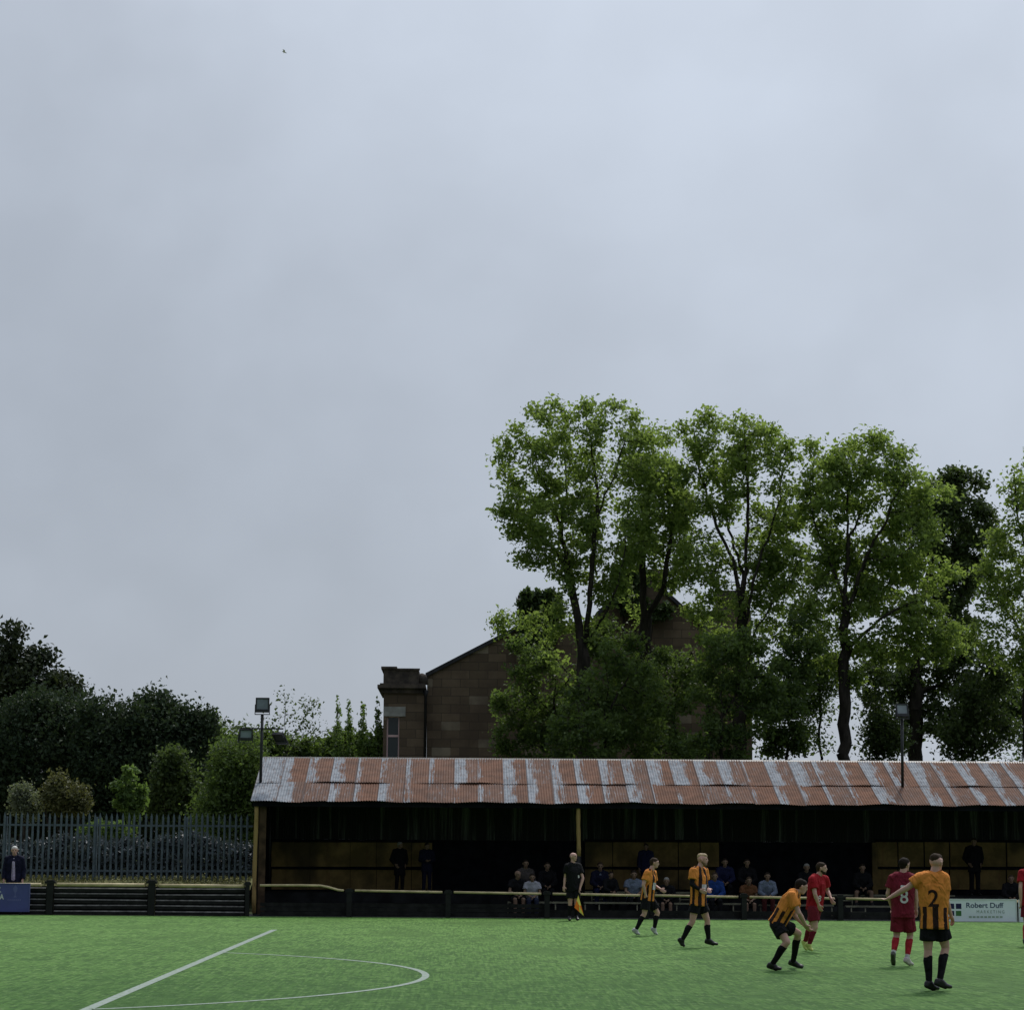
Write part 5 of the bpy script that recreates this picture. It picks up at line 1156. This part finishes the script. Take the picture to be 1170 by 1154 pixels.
seated(852.5, 985.5, 67.0, .32, 178, 'dim figure in black seated behind the rust brown top', dict(top=coat('charcoal', .1), bottom=('trousers', 'charcoal'), hair=('hair_dark', 'short')), GS)
seated(854.5, 1006.0, 65.75, .0, 176, 'spectator in rust brown top on the front bench', dict(top=tee('rust_cloth'), bottom=('shorts', 'charcoal', .8), hair=('hair_brown', 'short')), GS, s=.95)
op3 = jumper('pale_blue'); 
seated(876.3, 1001.0, 65.75, .0, 182, 'spectator in pale blue shirt and maroon trousers seated left of the crouching player', dict(top=op3, bottom=('trousers', 'maroon_cloth'), hair=('hair_dark', 'short')), GS, s=.95)
seated(920.5, 992.0, 66.9, .32, 178, 'grey haired spectator seated just behind the red and crouching players', dict(top=coat('charcoal', .1), bottom=('trousers', 'charcoal'), hair=('hair_grey', 'short')), GS)
seated(984.5, 992.5, 67.0, .32, 182, 'dim spectator with pale bare knees apart, seated alone on the upper bench', dict(top=coat('charcoal', .1), bottom=('shorts', 'charcoal', .6), hair=('hair_dark', 'short')), GS, spread=.22)
standing(1112.5, 961.5, 68.5, .62, 175, 'standing man in black coat against the ochre boards above the white advert', dict(top=coat('charcoal', .25), bottom=('trousers', 'charcoal'), hair=('hair_dark', 'short')), GS, 200, 'pocket')
seated(1154.5, 1007.5, 66.2, .1, 185, 'dark figure seated behind the white advert near the right edge', dict(top=coat('charcoal', .1), bottom=('trousers', 'charcoal'), hair=('hair_brown', 'short')), GS, s=.95)

# finish the remeshed parts
bpy.context.view_layer.update()
dg = bpy.context.evaluated_depsgraph_get()
done = []
for o, mats, paint, after in QUEUE:
    me = bpy.data.meshes.new_from_object(o.evaluated_get(dg)); done.append(me)
for (o, mats, paint, after), me in zip(QUEUE, done):
    old = o.data; o.modifiers.clear(); o.data = me; me.name = o.name; bpy.data.meshes.remove(old)
    me.materials.clear()
    for mm in mats: me.materials.append(M[mm])
    me.polygons.foreach_set('use_smooth', [True]*len(me.polygons))
    me.polygons.foreach_set('material_index', [0]*len(me.polygons))
    if paint: paint(o, me)
for (o, mats, paint, after), me in zip(QUEUE, done):
    if after: after(o, me)

# ------------------------------------------------------------------ bird
bp_ = aty(325, 60, 95); bird = empty('bird', bp_, 'small grey gull flying high in the cloudy sky', 'bird')
mb = MB()
mb.tube([bp_+V3(-.17, 0, .05), bp_+V3(-.10, 0, .04), bp_+V3(0, 0, .0), bp_+V3(.10, 0, -.05), bp_+V3(.17, 0, -.08)], [.012, .04, .05, .035, .012], 8)
for q in (-1, 1):
    w0, w1, w2 = bp_+V3(.0, q*.03, .02), bp_+V3(-.03, q*.20, .09), bp_+V3(-.10, q*.42, .05)
    vs = [w0+V3(-.07, 0, 0), w0+V3(.06, 0, 0), w1+V3(-.06, 0, 0), w1+V3(.05, 0, 0), w2]; vs = vs+[v+V3(0, 0, .012) for v in vs]
    mb.add(vs, [(0,1,3,2),(2,3,4),(5,7,8,6),(7,9,8),(0,2,7,5),(2,4,9,7),(1,6,8,3),(3,8,9,4)])
mb.build('body', 'gull_grey', bird); bird.scale = (.6, .6, .6)

# ------------------------------------------------------------------ sky and sun
SUN_EL, SUN_AZ = 52.0, 20.0          # behind the stand, a little to the right
wd = bpy.data.worlds.new('World'); SC.world = wd; wd.use_nodes = True
t = wd.node_tree; t.nodes.clear(); N = NT(t); out = N.n('ShaderNodeOutputWorld')
sky = N.n('ShaderNodeTexSky', sky_type='NISHITA', sun_disc=False, sun_elevation=R(SUN_EL), sun_rotation=R(SUN_AZ), air_density=1.0, dust_density=2.0)
gen = N.n('ShaderNodeTexCoord').outputs['Generated']
sp = N.n('ShaderNodeSeparateXYZ', i={0: gen}); z = N.math('MAXIMUM', sp.outputs[2], 0.0)
# overcast: brighter overhead, soft lumps of cloud
lum = N.math('ADD', 4.42, N.math('ADD', N.math('MULTIPLY', z, 3.1), N.math('MULTIPLY', N.math('MULTIPLY', z, z), 5.4)))
vv = N.n('ShaderNodeVectorMath', operation='SCALE', i={0: gen, 3: 1.0})
den = N.math('ADD', z, 0.22)
pl = N.n('ShaderNodeCombineXYZ', i={0: N.math('DIVIDE', sp.outputs[0], den), 1: N.math('DIVIDE', sp.outputs[1], den), 2: z}).outputs[0]
c1 = N.noise(N.scale(gen, (1.0, 0.8, 1.0)), 4.2, 4, 0.5, .4); c2 = N.noise(N.scale(gen, (1, .55, 1.3)), 15, 4, 0.5)
cl = N.math('ADD', N.math('MULTIPLY', N.step(c1, .3, .7, -.5, .5), .13), N.math('MULTIPLY', N.step(c2, .3, .7, -.5, .5), .055))
east = N.math('MULTIPLY', sp.outputs[0], 0.50)
back = N.step(sp.outputs[1], 0.55, -0.35, 1.0, 0.50)
lum = N.math('MULTIPLY', N.math('MULTIPLY', lum, back), N.math('ADD', N.math('ADD', 1.0, cl), east))
cloudc = N.n('ShaderNodeVectorMath', operation='SCALE', i={0: (0.90, 1.0, 1.155)}); N.t.links.new(lum, cloudc.inputs[3])
mixc = N.mix(0.94, sky.outputs[0], (1, 1, 1)); mx = mixc.node; N.t.links.new(cloudc.outputs[0], mx.inputs[7])
bg = N.n('ShaderNodeBackground', i={'Strength': 0.1}); N.t.links.new(mixc, bg.inputs[0]); N.t.links.new(bg.outputs[0], out.inputs[0])
sl = bpy.data.lights.new('sun', 'SUN'); sl.energy = 2.3; sl.angle = R(10); sl.color = (1.0, .96, .90)
so = link(bpy.data.objects.new('sun', sl))
sdv = V3(math.sin(R(SUN_AZ))*math.cos(R(SUN_EL)), math.cos(R(SUN_AZ))*math.cos(R(SUN_EL)), math.sin(R(SUN_EL)))
so.rotation_euler = (-sdv).to_track_quat('-Z', 'Y').to_euler()
